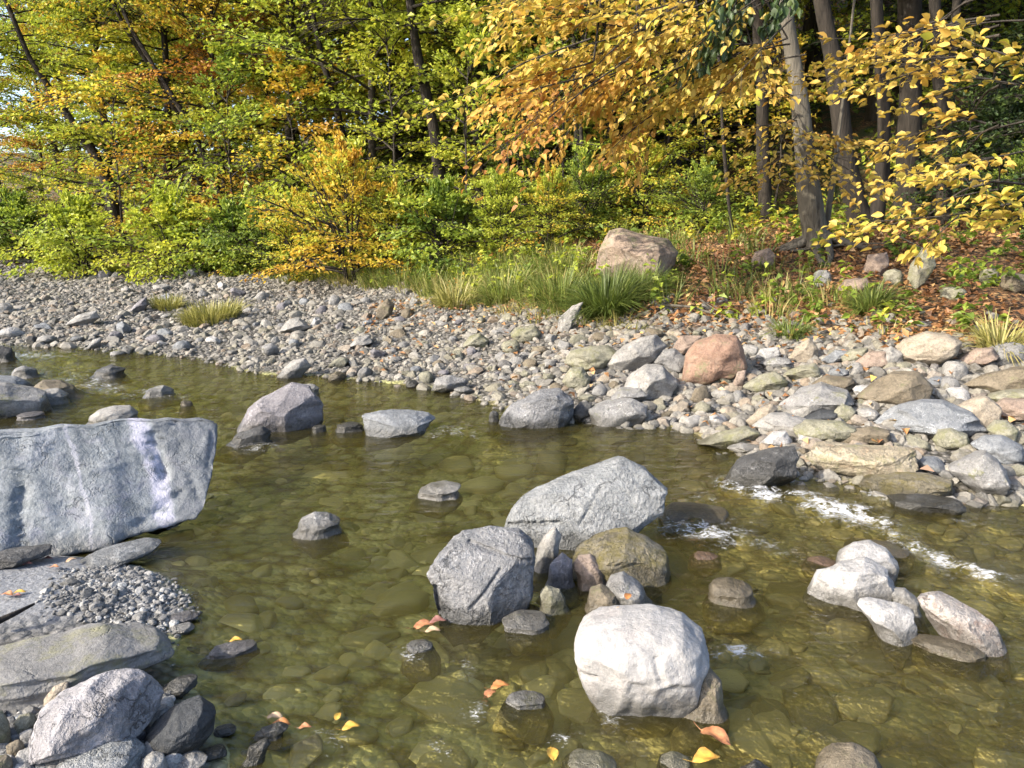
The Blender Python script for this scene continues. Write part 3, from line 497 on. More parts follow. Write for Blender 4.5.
# --- right bank
BANK = [
 ([(722, 480), (740, 462), (770, 448), (790, 443), (801, 452), (799, 470), (775, 481), (740, 487)], 'dark', 'black wet wedge shaped boulder at the right shore', dict(water=True, depth=.6, ang=.7, box=3)),
 ([(697, 446), (725, 432), (745, 424), (758, 430), (753, 443), (720, 449)], 'olive', 'flat moss tinged rock pointing into the creek', dict(depth=.6, ang=.7, box=3)),
 ([(727, 449), (740, 443), (760, 443), (764, 450), (735, 454)], 'pale', 'thin pale slab above the black wedge boulder', dict(depth=.6)),
 ([(759, 446), (773, 432), (785, 430), (792, 441), (772, 448)], 'white', 'whitish pointed rock above the black wedge boulder', {}),
 ([(809, 459), (818, 448), (850, 446), (885, 443), (908, 444), (912, 462), (895, 473), (850, 476), (820, 471)], 'plank', 'long tan plank shaped boulder along the right shore', dict(depth=.5, box=3.6, ang=.5)),
 ([(851, 493), (870, 480), (895, 473), (925, 470), (944, 474), (946, 486), (930, 495), (900, 495)], 'mossy', 'moss brown rock with a pale end at the waterline below the tan plank', dict(water=True, depth=.5, ang=.4)),
 ([(890, 502), (915, 496), (955, 494), (962, 503), (930, 511), (900, 511)], 'dark', 'dark flat rock awash at the right shore', dict(water=True, depth=.5)),
 ([(952, 471), (966, 458), (982, 449), (995, 460), (1011, 479), (1006, 491), (985, 494), (965, 486)], 'grey', 'light grey angular boulder at the right shore', dict(ang=.9, box=3)),
 ([(974, 447), (985, 437), (1000, 435), (1018, 443), (1022, 456), (1010, 462), (985, 453)], 'slate', 'smooth blue grey oval rock behind the light angular boulder', dict(ang=.1)),
 ([(935, 441), (939, 430), (950, 427), (965, 433), (969, 443), (955, 448), (940, 447)], 'olive', 'pale green round stone left of the blue grey oval', dict(ang=.05)),
 ([(935, 427), (945, 418), (960, 417), (974, 425), (972, 433), (945, 434)], 'pale', 'white grey oval stone behind the pale green one', dict(ang=.1)),
 ([(876, 432), (895, 412), (920, 400), (940, 399), (965, 408), (987, 426), (975, 432), (940, 434), (900, 434)], 'slate', 'broad blue grey peaked boulder on the right bank', dict(ang=.6, depth=.6)),
 ([(955, 410), (975, 396), (985, 394), (998, 405), (997, 420), (985, 430), (965, 416)], 'tan', 'pinkish tan blunt boulder beside the broad peaked one', dict(ang=.5)),
 ([(988, 430), (994, 421), (1005, 420), (1016, 428), (1014, 441), (1000, 443)], 'olive', 'green grey round stone at the right edge', dict(ang=.05)),
 ([(968, 390), (985, 378), (1010, 368), (1030, 363), (1048, 375), (1035, 392), (990, 397)], 'brown', 'big dark slab tilted at the right edge', dict(depth=.5, box=3.4, ang=.6)),
 ([(996, 408), (1005, 400), (1025, 398), (1045, 402), (1042, 416), (1010, 420)], 'pink', 'brownish rock below the tilted dark slab', dict(ang=.3)),
 ([(990, 399), (1005, 390), (1030, 386), (1045, 390), (1042, 399), (1005, 404)], 'olive', 'olive rock just under the tilted dark slab', dict(ang=.4)),
 ([(861, 399), (875, 385), (890, 372), (915, 371), (929, 385), (926, 398), (900, 404), (870, 403)], 'brown', 'flat topped brown wedge with an olive front on the right bank', dict(ang=.9, box=3.4)),
 ([(900, 350), (905, 341), (925, 331), (945, 333), (957, 340), (954, 352), (938, 362), (915, 364), (903, 359)], 'tan', 'large smooth cream tan boulder at the top of the stones', dict(ang=.15)),
 ([(857, 363), (868, 352), (885, 350), (889, 362), (880, 369), (862, 369)], 'pink', 'reddish rock left of the cream tan boulder', dict(ang=.5)),
 ([(876, 356), (890, 346), (902, 352), (903, 363), (888, 367)], 'pale', 'pale rock between the reddish one and the cream tan boulder', {}),
 ([(842, 357), (850, 350), (866, 347), (868, 357), (855, 362), (844, 362)], 'olive', 'olive oval cobble above the reddish rock', dict(ang=.1)),
 ([(822, 361), (835, 350), (848, 350), (845, 358), (830, 363)], 'slate', 'grey slanting cobble left of the olive oval', {}),
 ([(788, 360), (795, 348), (808, 338), (817, 345), (819, 356), (805, 362)], 'tan', 'triangular tan rock at the top of the stones', dict(ang=.6)),
 ([(756, 358), (760, 349), (778, 346), (781, 354), (765, 361)], 'white', 'whitish cobble right of the big red boulder', {}),
 ((740, 344, 759, 358), 'pale', 'pale speckled cobble touching the big red boulder', {}),
 ([(759, 364), (775, 356), (790, 358), (796, 366), (770, 369)], 'grey', 'long grey cobble below the triangular tan rock', {}),
 ([(783, 375), (800, 366), (815, 362), (821, 373), (810, 381), (795, 381)], 'olive', 'green tinged flat boulder over a dark hollow', dict(ang=.6)),
 ([(744, 387), (760, 375), (775, 370), (787, 380), (784, 391), (760, 393)], 'olive', 'ragged greenish rock right below the big red boulder', dict(ang=.9)),
 ([(813, 386), (825, 376), (850, 376), (858, 387), (850, 393), (830, 392)], 'brown', 'dark flat slab behind the big rounded grey boulder', dict(ang=.5)),
 ([(782, 407), (800, 390), (820, 382), (845, 389), (851, 400), (840, 411), (815, 414), (790, 414)], 'grey', 'big rounded grey boulder in the middle of the right bank', dict(ang=.5)),
 ([(789, 414), (805, 400), (818, 394), (829, 402), (827, 411), (810, 418), (795, 418)], 'pale', 'pale layered rock leaning on the rounded grey boulder', dict(ang=.8)),
 ([(805, 419), (820, 410), (838, 409), (841, 418), (825, 423), (808, 423)], 'black', 'dark bluish stone in front of the pale layered rock', dict(ang=.1)),
 ((853, 384, 874, 397), 'white', 'cream egg shaped cobble left of the brown wedge', dict(ang=.05)),
 ((834, 404, 856, 423), 'olive', 'olive round cobble right of the dark bluish stone', dict(ang=.1)),
 ((854, 407, 880, 421), 'pale', 'pale rounded cobble left of the broad peaked boulder', dict(ang=.1)),
 ([(753, 430), (770, 415), (785, 412), (810, 420), (820, 428), (790, 434), (760, 434)], 'pale', 'low pale wedge shaped rock above the whitish pointed one', dict(ang=.6, depth=.7)),
 ([(795, 431), (805, 422), (840, 420), (856, 425), (853, 437), (820, 441), (800, 438)], 'olive', 'long moss green rock behind the tan plank', dict(depth=.55, box=3)),
 ([(837, 443), (850, 432), (870, 425), (889, 428), (886, 438), (860, 446), (842, 446)], 'brown', 'dark brown tapered rock lying on top of the tan plank', dict(depth=.55)),
 ((796, 431, 817, 446), 'pale', 'small greyish lump left of the dark brown tapered rock', {}),
 ([(747, 421), (760, 408), (772, 402), (777, 408), (768, 419), (752, 425)], 'tan', 'rusty yellow slanting stone on the right bank', dict(ang=.5)),
 ([(684, 380), (686, 356), (695, 342), (715, 334), (735, 335), (742, 348), (747, 365), (735, 373), (705, 382)], 'redb', 'big round red brown boulder on the cobbles', dict(ang=.2, rough=.035)),
 ((714, 371, 734, 385), 'olive', 'small rock under the big red boulder', {}),
 ([(732, 386), (737, 372), (746, 369), (744, 386), (738, 390)], 'pink', 'upright pinkish shard right of the big red boulder', dict(ang=.6)),
 ([(672, 350), (680, 336), (701, 335), (697, 346), (682, 354)], 'pink', 'pinkish rock tucked behind the big red boulder', dict(ang=.4)),
 ([(606, 364), (620, 348), (640, 337), (655, 334), (669, 345), (661, 357), (640, 367), (620, 372)], 'pale', 'long slanting pale grey boulder left of the big red one', dict(ang=.7, depth=.6)),
 ([(654, 362), (662, 350), (675, 348), (686, 358), (683, 371), (668, 372)], 'grey', 'speckled grey stone between the slanting boulder and the red one', {}),
 ([(564, 362), (570, 352), (590, 345), (608, 345), (619, 352), (605, 366), (580, 369)], 'olive', 'long smooth olive stone left of the slanting pale boulder', dict(ang=.15)),
 ([(621, 392), (630, 375), (645, 363), (662, 365), (678, 382), (671, 394), (645, 398)], 'pale', 'peaked pale grey boulder below the slanting one', dict(ang=.6)),
 ([(610, 399), (620, 388), (640, 386), (649, 393), (640, 400), (615, 402)], 'grey', 'low grey rock in front of the peaked pale boulder', dict(ang=.2)),
 ([(562, 381), (570, 368), (582, 367), (591, 378), (587, 386), (568, 387)], 'olive', 'round olive cobble behind the veined boulder', dict(ang=.05)),
 ([(571, 413), (580, 402), (593, 402), (592, 413), (580, 421)], 'dark', 'dark rock between the veined boulder and the blocky grey rock', {}),
 ([(510, 334), (515, 328), (535, 325), (542, 333), (535, 342), (515, 341)], 'olive', 'smooth greenish oval stone below the grass clumps', dict(ang=.05)),
 ([(461, 346), (470, 336), (480, 333), (489, 340), (486, 347)], 'olive', 'greenish rounded rock left of the smooth oval stone', dict(ang=.1)),
 ((501, 339, 520, 354), 'olive', 'small greenish egg stone just under the smooth oval one', dict(ang=.1)),
 ([(557, 333), (559, 318), (572, 306), (583, 302), (577, 318), (568, 332)], 'pale', 'upright pale slab leaning in the grass clump', dict(depth=.5, box=3, ang=.4)),
 ([(431, 390), (436, 378), (450, 375), (467, 380), (465, 390), (445, 393)], 'grey', 'flat topped grey rock at the far waterline in the middle', dict(depth=.6)),
 ((452, 386, 474, 395), 'grey', 'thin flat stone right of the flat topped waterline rock', {}),
 ((405, 379, 419, 389), 'dark', 'small dark stone at the far waterline', {}),
 ([(596, 270), (599, 250), (608, 231), (620, 228), (645, 236), (667, 239), (677, 252), (672, 270), (658, 281), (640, 283), (610, 276)], 'bankboulder', 'big pinkish tan boulder standing alone on the wooded bank', dict(ang=.7, box=4, rough=.03, cat='boulder')),
 ([(375, 316), (378, 306), (388, 298), (395, 304), (391, 316), (380, 319)], 'brown', 'squarish brown block at the edge of the brush', dict(ang=.7)),
 ([(278, 331), (290, 319), (300, 317), (311, 328), (295, 333)], 'pale', 'pale triangular rock amid the grey cobble bar', dict(ang=.6)),
 ([(276, 376), (290, 362), (305, 358), (311, 367), (300, 378), (285, 380)], 'pale', 'pale slanted slab at the waterline behind the pointed slate block', dict(depth=.5, ang=.6)),
 ([(348, 346), (358, 337), (370, 335), (373, 342), (360, 348)], 'pale', 'pale pointed rock on the cobble bar left of the grass', {}),
 ((261, 342, 280, 356), 'grey', 'rounded grey cobble on the bar behind the slanted slab', {}),
 ([(128, 311), (138, 302), (146, 297), (149, 305), (140, 312)], 'purple', 'dark pointed rock sticking up on the far cobble bar', dict(ang=.6)),
 ([(67, 323), (80, 314), (96, 311), (100, 318), (85, 326)], 'pale', 'long pale flat rock on the far cobble bar', dict(depth=.6)),
 ((37, 335, 57, 345), 'pale', 'pale stone at the far waterline at left', {}),
 ((26, 335, 38, 346), 'dark', 'dark stone left of the pale waterline stone', {}),
 ((57, 341, 71, 349), 'brown', 'brown stone at the far waterline right of the pale one', {}),
 ([(86, 348), (94, 339), (101, 338), (99, 349)], 'pale', 'pale slanting stone at the far left waterline', {}),
 ((138, 349, 150, 357), 'olive', 'small olive stone in the shallows of the far left bar', {}),
 ((110, 350, 126, 357), 'white', 'small whitish stone in the shallows of the far left bar', {}),
 ([(909, 287), (911, 265), (921, 247), (931, 249), (934, 266), (926, 282), (915, 289)], 'olive', 'tall mossy upright stone on the leafy bank', dict(depth=.7)),
 ([(864, 272), (868, 255), (885, 252), (889, 265), (881, 275)], 'pink', 'squarish rusty rock on the leafy bank', {}),
 ([(837, 292), (845, 280), (865, 277), (872, 290), (850, 297)], 'pink', 'low rusty rock below the pale tree roots', {}),
 ((883, 268, 904, 286), 'olive', 'mossy round rock between the rusty and the upright stones', {}),
 ([(749, 267), (755, 252), (768, 248), (776, 256), (771, 266)], 'pink', 'rounded pink rock on the leaves left of the pale trunk', {}),
 ([(957, 362), (975, 348), (990, 346), (997, 356), (985, 364), (965, 366)], 'pink', 'flat reddish rock right of the cream tan boulder', {}),
 ((979, 267, 1000, 287), 'olive', 'mossy lump in the leaves near the right edge', {}),
 ((1000, 272, 1030, 292), 'brown', 'brown rock in the leaves at the right edge', {}),
 ((812, 268, 832, 288), 'grey', 'grey stone under the exposed roots', {}),
 ((940, 286, 966, 300), 'olive', 'low mossy rock among the green plants', {}),
]
for poly, m_, lb, kw in BANK: rock(poly, m_, lb, **kw)
HERO_N = len(LANDMARKS)
NAMES = [o['label'] for o in COL.objects if o.get('label') and o.name.split('.')[0] in ('boulder', 'rock', 'cobble', 'pebble')]

# --- scattered cobbles, each an object
def blank_rock(seed, sub, ang, flat=.62):
    rng = np.random.RandomState(seed); S, Fc = ico(sub); P = S.copy(); so = rng.rand(3) * 60
    for _ in range(9):
        n = rng.normal(size=3); n /= np.linalg.norm(n); P -= n * np.maximum(0, P @ n - rng.uniform(.6, .9))[:, None] * ang
    P = P * (1 + .18 * fbm(S * 1.2 + so, 2) + (.05 * fbm(S * 4 + so, 3) if sub > 3 else 0))[:, None]
    P[:, 2] *= flat; P[:, 1] *= rng.uniform(.6, .85); return P, Fc
COB = [mesh('cobble', *blank_rock(300 + k, 4, .3 + .7 * (k % 3) / 2, .5 + .1 * (k % 4)), MAT['c_grey']) for k in range(12)]
rng = np.random.RandomState(42)
CW = dict(grey='grey', pale='pale grey', slate='bluish grey', tan='tan', olive='greenish', brown='brown', purple='dull purple', white='whitish', pink='reddish')
zones = [  # x0,y0,x1,y1,count,size px range, palettes
    (690, 352, 1020, 470, 82, (8, 17), ('grey', 'olive', 'pale', 'tan', 'brown', 'slate', 'olive', 'white')),
    (500, 330, 700, 415, 58, (6, 13), ('olive', 'olive', 'grey', 'pale', 'tan', 'brown')),
    (330, 300, 520, 388, 40, (5, 9), ('grey', 'pale', 'olive', 'slate', 'brown', 'purple')),
    (0, 272, 330, 360, 40, (5, 8), ('pale', 'grey', 'slate', 'purple', 'pale', 'white')),
    (930, 462, 1024, 500, 12, (7, 12), ('grey', 'olive', 'pale', 'brown'))]
placed = [list(x) for x in LANDMARKS]; used = set(); ncob = 0
def shore_y(px): return np.interp(px, [p[0] for p in far_px], [p[1] for p in far_px])
for (x0, y0, x1, y1, cnt, (s0, s1), pal) in zones:
    got = tries = 0
    while got < cnt and tries < cnt * 60:
        tries += 1; px, py = rng.uniform(x0, x1), rng.uniform(y0, y1); s = rng.uniform(s0, s1) * (1 if rng.rand() < .8 else 1.25)
        if py > shore_y(px) - 1: continue
        if any(((px - a) / (w_ + s * .7)) ** 2 + ((py - b) / (h_ + s * .5)) ** 2 < 1 for a, b, w_, h_ in placed): continue
        q = ground_hit(px, py + s * .45); ds = np.linalg.norm(q - [0, 0, CAMZ]); rad = s * ds / F
        _, df, _ = sdist(q[:1], q[1:2])
        if df[0] > np.interp(q[0], [-9, -3, -1, 1, 3], [6.8, 5.6, 3.9, 2.5, 2.5]): continue
        col = pal[rng.randint(len(pal))]; k = rng.randint(12)
        size = 'tiny' if s < s0 + (s1 - s0) * .3 else 'small' if s < s0 + (s1 - s0) * .65 else 'mid sized' if s < s1 else 'largest'
        shp = ('rounded', 'chunky', 'angular')[k % 3]
        order = np.argsort([math.hypot((px - a) , (py - b) * 1.6) - w_ for a, b, w_, h_ in LANDMARKS[:HERO_N]])[:5]
        lab = None
        for j in order:
            a, b, w_, h_ = LANDMARKS[j]; dx, dy = (px - a) / max(w_, 1), (py - b) / max(h_, 1)
            rel = ('right of' if dx > 0 else 'left of') if abs(dx) > abs(dy) else ('below' if dy > 0 else 'above')
            nm = NAMES[j].split(' ')
            stop = [i for i, t in enumerate(nm) if t in ('in', 'at', 'on', 'with', 'behind', 'under', 'below', 'above', 'beside', 'left', 'right', 'between', 'amid', 'among', 'of', 'over', 'touching', 'lying', 'leaning', 'tucked', 'alone', 'pointing', 'standing', 'sticking', 'along', 'just', 'near', 'wedged')]
            core = ' '.join(nm[:stop[0]] if stop else nm)
            if len([t for t in NAMES if t.startswith(core)]) > 1 and len(nm) <= 11: core = ' '.join(nm)
            cand = f'{size} {CW[col]} {shp} cobble {rel} the {core}'
            if len(cand.split()) <= 16 and cand not in used: lab = cand; break
        if not lab: continue
        used.add(lab); got += 1; ncob += 1; placed.append([px, py, s * .8, s * .55])
        o = link('cobble', COB[k], (q[0], q[1], q[2] + rad * .18), rot=(rng.uniform(-.3, .3), rng.uniform(-.3, .3), rng.uniform(0, 6.3)), scale=(rad * 1.05,) * 3)
        setmat(o, MAT['c_' + col]); tag(o, lab, 'cobble', 'cobbles on the far bank')
print('hero rocks', HERO_N, 'cobbles', ncob)

# --- gravel and streambed stones as masses
def stone_mass(name, pts, sizes, mat, seed, sub=2, sinkf=.15, flat=.6):
    r = np.random.RandomState(seed); base = [blank_rock(700 + k, sub, 1.05, flat * (.7 + .06 * k)) for k in range(10)]
    n = len(pts); kk = r.randint(10, size=n); Vs = []; Fs = []; As = []; nv = len(base[0][0])
    for k in range(10):
        idx = np.where(kk == k)[0]
        if not len(idx): continue
        B, Fc = base[k]; th = r.rand(len(idx)) * 6.283; c_, s_ = np.cos(th), np.sin(th); til = r.uniform(-.35, .35, len(idx))
        X = B[None, :, 0] * c_[:, None] - B[None, :, 1] * s_[:, None]; Y = B[None, :, 0] * s_[:, None] + B[None, :, 1] * c_[:, None]; Z = B[None, :, 2] + X * til[:, None]
        V = np.stack([X, Y, Z], -1) * sizes[idx][:, None, None] + pts[idx][:, None]; V[:, :, 2] += (sizes[idx] * sinkf)[:, None]
        off = sum(len(v) for v in Vs); Vs.append(V.reshape(-1, 3)); Fs.append((Fc[None] + (np.arange(len(idx)) * nv)[:, None, None]).reshape(-1, 3) + off); As.append(np.repeat(r.rand(len(idx)), nv))
    return mesh(name, np.concatenate(Vs), np.concatenate(Fs), mat, name == 'streambed_stones', dict(rnd=np.concatenate(As)))
def pebble_mat(name, stops, nsc=60):
    t = NT(name); P = t.n('ShaderNodeNewGeometry').outputs['Position']; col = t.ramp(t.attr('rnd'), stops)
    n = t.noise(P, nsc, 4, .65); col = t.mix(t.mapr(n, .4, .7), col, t.mix(.55, col, (.03, .028, .02)))
    sx = t.n('ShaderNodeSeparateXYZ'); t.c(P, sx.inputs[0]); wet = t.mapr(sx.outputs[2], .03, .004)
    col = t.mix(t.math('MULTIPLY', wet, .6), col, t.mix(.6, col, (.02, .018, .008)))
    col = t.mix(t.mapr(sx.outputs[2], -.01, -.05), col, t.mix(t.math('MULTIPLY', t.mapr(t.math('ADD', sx.outputs[0], t.math('MULTIPLY', t.noise(P, 1.6, 3), 1.2)), .3, 1.4), .55), t.mix(t.attr('rnd'), (.155, .148, .06), (.45, .41, .2)), t.mix(t.attr('rnd'), (.09, .07, .03), (.3, .24, .1))))
    return t.done(t.principled(col, t.math('SUBTRACT', .8, t.math('MULTIPLY', wet, .4)), t.bump(n, .4, .01)))
PEB = pebble_mat('pebbles', [(0, (.1, .095, .085)), (.25, (.17, .16, .14)), (.45, (.2, .188, .165)), (.6, (.155, .143, .105)), (.75, (.235, .222, .198)), (.9, (.18, .14, .1)), (1, (.1, .104, .11))])
r = np.random.RandomState(5); N = 36000
X = r.uniform(-13, 4.6, N); ys = np.interp(X, FAR[:, 0], FAR[:, 1]); Y = ys + r.uniform(-.3, 8.2, N)
_, df, _ = sdist(X, Y); lim = np.interp(X, [-13, -9, -3, -1, 1, 3], [7.8, 6.9, 5.6, 4.1, 2.6, 2.6]) + .35 * r.normal(size=N)
prob = np.interp(X, [-13, -5, 0, 3], [.9, 1, 1, .9])
ok = (df > -.12) & (df < lim) & (r.rand(N) < prob); X, Y = X[ok], Y[ok]
sz = np.exp(r.normal(math.log(.037), .52, len(X))); sz *= np.interp(X, [-8, -2, .2, 1, 3], [.85, .8, .95, 1.35, 1.45]); sz = np.clip(sz, .012, np.where(X > 0, .085, .12))
me = stone_mass('gravel', np.stack([X, Y, terrain(X, Y)], 1), sz, PEB, 6, sinkf=-.02)
tag(link('gravel', me), 'mixed grey and tan pebbles covering the far bank', 'gravel', kind='stuff'); print('pebbles', len(X))
# near gravel wedge
gp = [on_water(a, b, .03) for a, b in [(70, 575), (120, 562), (150, 572), (190, 590), (195, 612), (165, 640), (150, 650), (110, 632), (60, 625), (48, 612)]]
GPn = np.array([p[:2] for p in gp]); lo, hi = GPn.min(0) - .15, GPn.max(0) + .1; Q = r.uniform(lo, hi, (9000, 2)); Q = Q + r.normal(size=Q.shape) * .0; din = segdist(Q, GPn, True) * np.where(inpoly(Q, GPn), 1, -1); Q = Q[din + r.normal(size=len(Q)) * .035 > .02]
Q2 = np.array([on_water(a, b, .05)[:2] for a, b in zip(r.uniform(-40, 170, 1500), r.uniform(690, 790, 1500))]); _, _, dn2 = sdist(Q2[:, 0], Q2[:, 1]); Q2 = Q2[dn2 > -.05]
QQ = np.concatenate([Q, Q2]); szs = np.concatenate([np.exp(r.normal(math.log(.008), .5, len(Q))), np.exp(r.normal(math.log(.02), .4, len(Q2)))])
PEB2 = pebble_mat('fine_gravel', [(0, (.08, .08, .078)), (.4, (.14, .138, .134)), (.75, (.2, .198, .192)), (1, (.33, .33, .32))], 150)
me = stone_mass('fine_gravel', np.concatenate([QQ, terrain(QQ[:, 0], QQ[:, 1])[:, None]], 1), szs, PEB2, 8)
tag(link('fine_gravel', me), 'wedge of fine grey gravel below the huge slab', 'gravel', kind='stuff')
# streambed
N = 5200; X = r.uniform(-6, 4, N); Y = r.uniform(1.1, 9, N); _, df, dn = sdist(X, Y); ok = (df < -.03) & (dn < -.02) & (r.rand(N) < np.interp(Y, [1, 3, 5, 9], [1, .75, .5, .4])); X, Y = X[ok], Y[ok]
sz = np.clip(np.exp(r.normal(math.log(.06), .55, len(X))), .015, .2) * np.interp(X, [-2, .5], [.85, 1.1])
zb = terrain(X, Y); sz = np.minimum(sz, np.maximum(.02, (-zb) * 1.5)); bury = np.interp(Y, [2.2, 3.2, 5, 7], [0, .3, .5, .3]) * np.interp(X, [-.2, .8], [1, .3])
me = stone_mass('streambed_stones', np.stack([X, Y, zb - bury * sz * .45], 1), sz, PEB, 9, sub=3, sinkf=.02, flat=.45)
tag(link('streambed_stones', me), 'olive algae covered stones under the clear water', 'stones', kind='stuff')

# ------------------------------------------------------------------ leaves, wood
def leaf_mat(name, stops, trans=.5, rough=.5):
    t = NT(name); col = t.ramp(t.attr('rnd'), stops)
    p = t.principled(col, rough, None, .35); tl = t.n('ShaderNodeBsdfTranslucent'); t.c(t.mix(1., col, (1.0, 1.0, .75), 'MULTIPLY'), tl.inputs[0])
    m_ = t.n('ShaderNodeMixShader'); m_.inputs[0].default_value = trans; t.c(p, m_.inputs[1]); t.c(tl.outputs[0], m_.inputs[2]); return t.done(m_.outputs[0])
G1, G2, LG, YG, YE, OR, RU, BR = (.085, .14, .026), (.2, .275, .042), (.34, .4, .05), (.5, .48, .06), (.58, .41, .055), (.46, .24, .04), (.27, .105, .03), (.13, .06, .025)
LM = dict(
    green=leaf_mat('leaf_green', [(0, G1), (.45, G2), (.85, LG), (1, YG)]), lime=leaf_mat('leaf_lime', [(0, G2), (.3, LG), (.7, (.4, .44, .055)), (1, YG)]),
    yellowgreen=leaf_mat('leaf_yellowgreen', [(0, G2), (.3, LG), (.6, YG), (.9, YE), (1, OR)]), yellow=leaf_mat('leaf_yellow', [(0, LG), (.25, YG), (.55, YE), (.9, (.5, .3, .04)), (1, OR)]),
    orange=leaf_mat('leaf_orange', [(0, YG), (.2, YE), (.55, OR), (.85, (.36, .15, .03)), (1, RU)]), mixed=leaf_mat('leaf_mixed', [(0, G2), (.3, LG), (.5, YG), (.7, (.55, .3, .05)), (1, RU)]),
    gold=leaf_mat('leaf_gold', [(0, (.42, .4, .05)), (.15, (.5, .39, .085)), (.5, (.56, .38, .08)), (.8, (.5, .28, .06)), (1, (.34, .15, .04))], .45),
    dark=leaf_mat('leaf_dark', [(0, (.018, .035, .01)), (.6, (.04, .07, .018)), (1, (.08, .11, .025))], .3),
    litter=leaf_mat('leaf_litter', [(0, BR), (.35, (.22, .105, .045)), (.65, (.32, .17, .07)), (.9, (.42, .27, .13)), (1, YE)], .15), grass=leaf_mat('leaf_grass', [(0, (.05, .075, .015)), (.5, (.11, .15, .03)), (.85, (.2, .22, .05)), (1, (.32, .27, .11))], .35),
    straw=leaf_mat('leaf_straw', [(0, (.12, .13, .03)), (.5, (.27, .25, .07)), (1, (.42, .34, .16))], .3))
def bark(name, c1, c2, sc_=1., pale=None):
    t = NT(name); O = t.coord(); V = t.mapping(O, (14 * sc_, 14 * sc_, 2.2 * sc_)); n = t.noise(V, 1, 6, .65, .5); n2 = t.noise(O, 2.5, 4)
    col = t.mix(t.mapr(n, .35, .65), c1, c2)
    if pale: col = t.mix(t.mapr(n2, .45, .6), col, pale)
    return t.done(t.principled(col, .9, t.bump(n, 1., .03)))
BARK = dict(dark=bark('bark_dark', (.01, .008, .006), (.032, .026, .02)), grey=bark('bark_grey', (.016, .013, .01), (.05, .042, .033)), pale=bark('bark_pale', (.04, .034, .026), (.15, .135, .105), 1.3, (.09, .08, .062)))
class Leaves:
    def __init__(s): s.P = []; s.D = []; s.N = []; s.S = []; s.A = []
    def add(s, P, D, N, S, A): s.P.append(P); s.D.append(D); s.N.append(N); s.S.append(S); s.A.append(A)
    def get(s): return [np.concatenate(x) for x in (s.P, s.D, s.N, s.S, s.A)]
    def build(s, name, mat, shape='quad', ratio=.62, fold=.18):
        P, D, N, S, A = s.get(); D = D / (np.linalg.norm(D, axis=1)[:, None] + 1e-9); W = np.cross(D, N); W /= np.linalg.norm(W, axis=1)[:, None] + 1e-9; N = np.cross(W, D)
        if shape == 'quad': T = [(0, 0, 0), (.45, .5, fold), (1, 0, -.08), (.45, -.5, fold)]; Fc = [[0, 1, 2, 3]]; K = 4
        else:
            T = [(-.22, 0, .03), (0, 0, 0), (.2, .36, fold * .8), (.5, .5, fold), (.8, .28, fold * .35), (1.05, 0, -.14), (.8, -.28, fold * .35), (.5, -.5, fold), (.2, -.36, fold * .8), (.5, 0, -.02)]
            Fc = [[1, 2, 3, 9], [9, 3, 4, 5], [9, 5, 6, 7], [1, 9, 7, 8]]; K = 10
        T = np.array(T); cu = np.random.RandomState(n_ := len(P)).normal(size=(len(P), 1, 1)) * .22; T2 = T[None, :, 2:] * (1 + 3 * cu) + cu * (T[None, :, :1] ** 2) * .9
        V = P[:, None] + S[:, None, None] * (T[None, :, :1] * D[:, None] + T[None, :, 1:2] * ratio * W[:, None] + T2 * N[:, None])
        n = len(P); F_ = (np.array(Fc)[None] + (np.arange(n) * K)[:, None, None]).reshape(-1, 4)
        return mesh(name, V.reshape(-1, 3), F_, mat, shape != 'quad', dict(rnd=np.repeat(A, K)))
def rotz(v, a):
    c_, s_ = np.cos(a), np.sin(a); return np.stack([v[..., 0] * c_ - v[..., 1] * s_, v[..., 0] * s_ + v[..., 1] * c_, v[..., 2]], -1)
def spray(wood, L, p0, d0, length, rng, nt, nl, leaf, tone, twr=.006, droop=.25, rise=0., hang=.15, fan=.95):
    """one branch: axis, side twigs, leaves in a flattish spray"""
    n = 6; d = d0 / np.linalg.norm(d0); pts = [np.array(p0, float)]; dd = d.copy()
    for i in range(n - 1):
        dd = dd + np.array([0, 0, -droop / n]) + rng.normal(size=3) * .06; dd /= np.linalg.norm(dd); pts.append(pts[-1] + dd * length / (n - 1))
    pts = np.array(pts); wood.tube(pts, np.linspace(twr * 2.4, twr * .6, n), 4)
    for k in range(nt):
        f = (k + 1) / nt * .85 + .15 if nt > 1 else .6; u = f * (n - 1); i = min(int(u), n - 2); b = pts[i] + (pts[i + 1] - pts[i]) * (u - i); ax = pts[i + 1] - pts[i]; ax /= np.linalg.norm(ax)
        side = 1 if k % 2 else -1; td = rotz(ax, side * rng.uniform(.55, 1.1) * fan) if k < nt - 1 else ax; td = td + np.array([0, 0, rng.normal() * .12]); tl = length * (.62 * (1.12 - f) + .18) * rng.uniform(.7, 1.2)
        tp = np.array([b, b + td * tl * .5, b + td * tl + np.array([0, 0, -.12 * tl])]); wood.tube(tp, [twr * .8, twr * .55, twr * .25], 3)
        m = max(3, int(nl * (.5 + tl / length))); q = (np.arange(m) + rng.rand(m) * .6 + .3) / m; pos = np.where(q[:, None] < .5, tp[0] + (tp[1] - tp[0]) * (q[:, None] * 2), tp[1] + (tp[2] - tp[1]) * (q[:, None] * 2 - 1))
        sg = np.where(np.arange(m) % 2, 1, -1); D = rotz(np.repeat(td[None], m, 0), sg * rng.uniform(.5, 1.2, m)); D[:, 2] += rng.normal(size=m) * .25 - hang
        Nn = rng.normal(size=(m, 3)) * .62; Nn[:, 2] += .9
        L.add(pos + D * .01 + rng.normal(size=(m, 3)) * leaf * np.array([.5, .5, .35]), D, Nn, leaf * rng.uniform(.65, 1.2, m), np.clip(tone + rng.normal(size=m) * .16, 0, 1))
    return pts
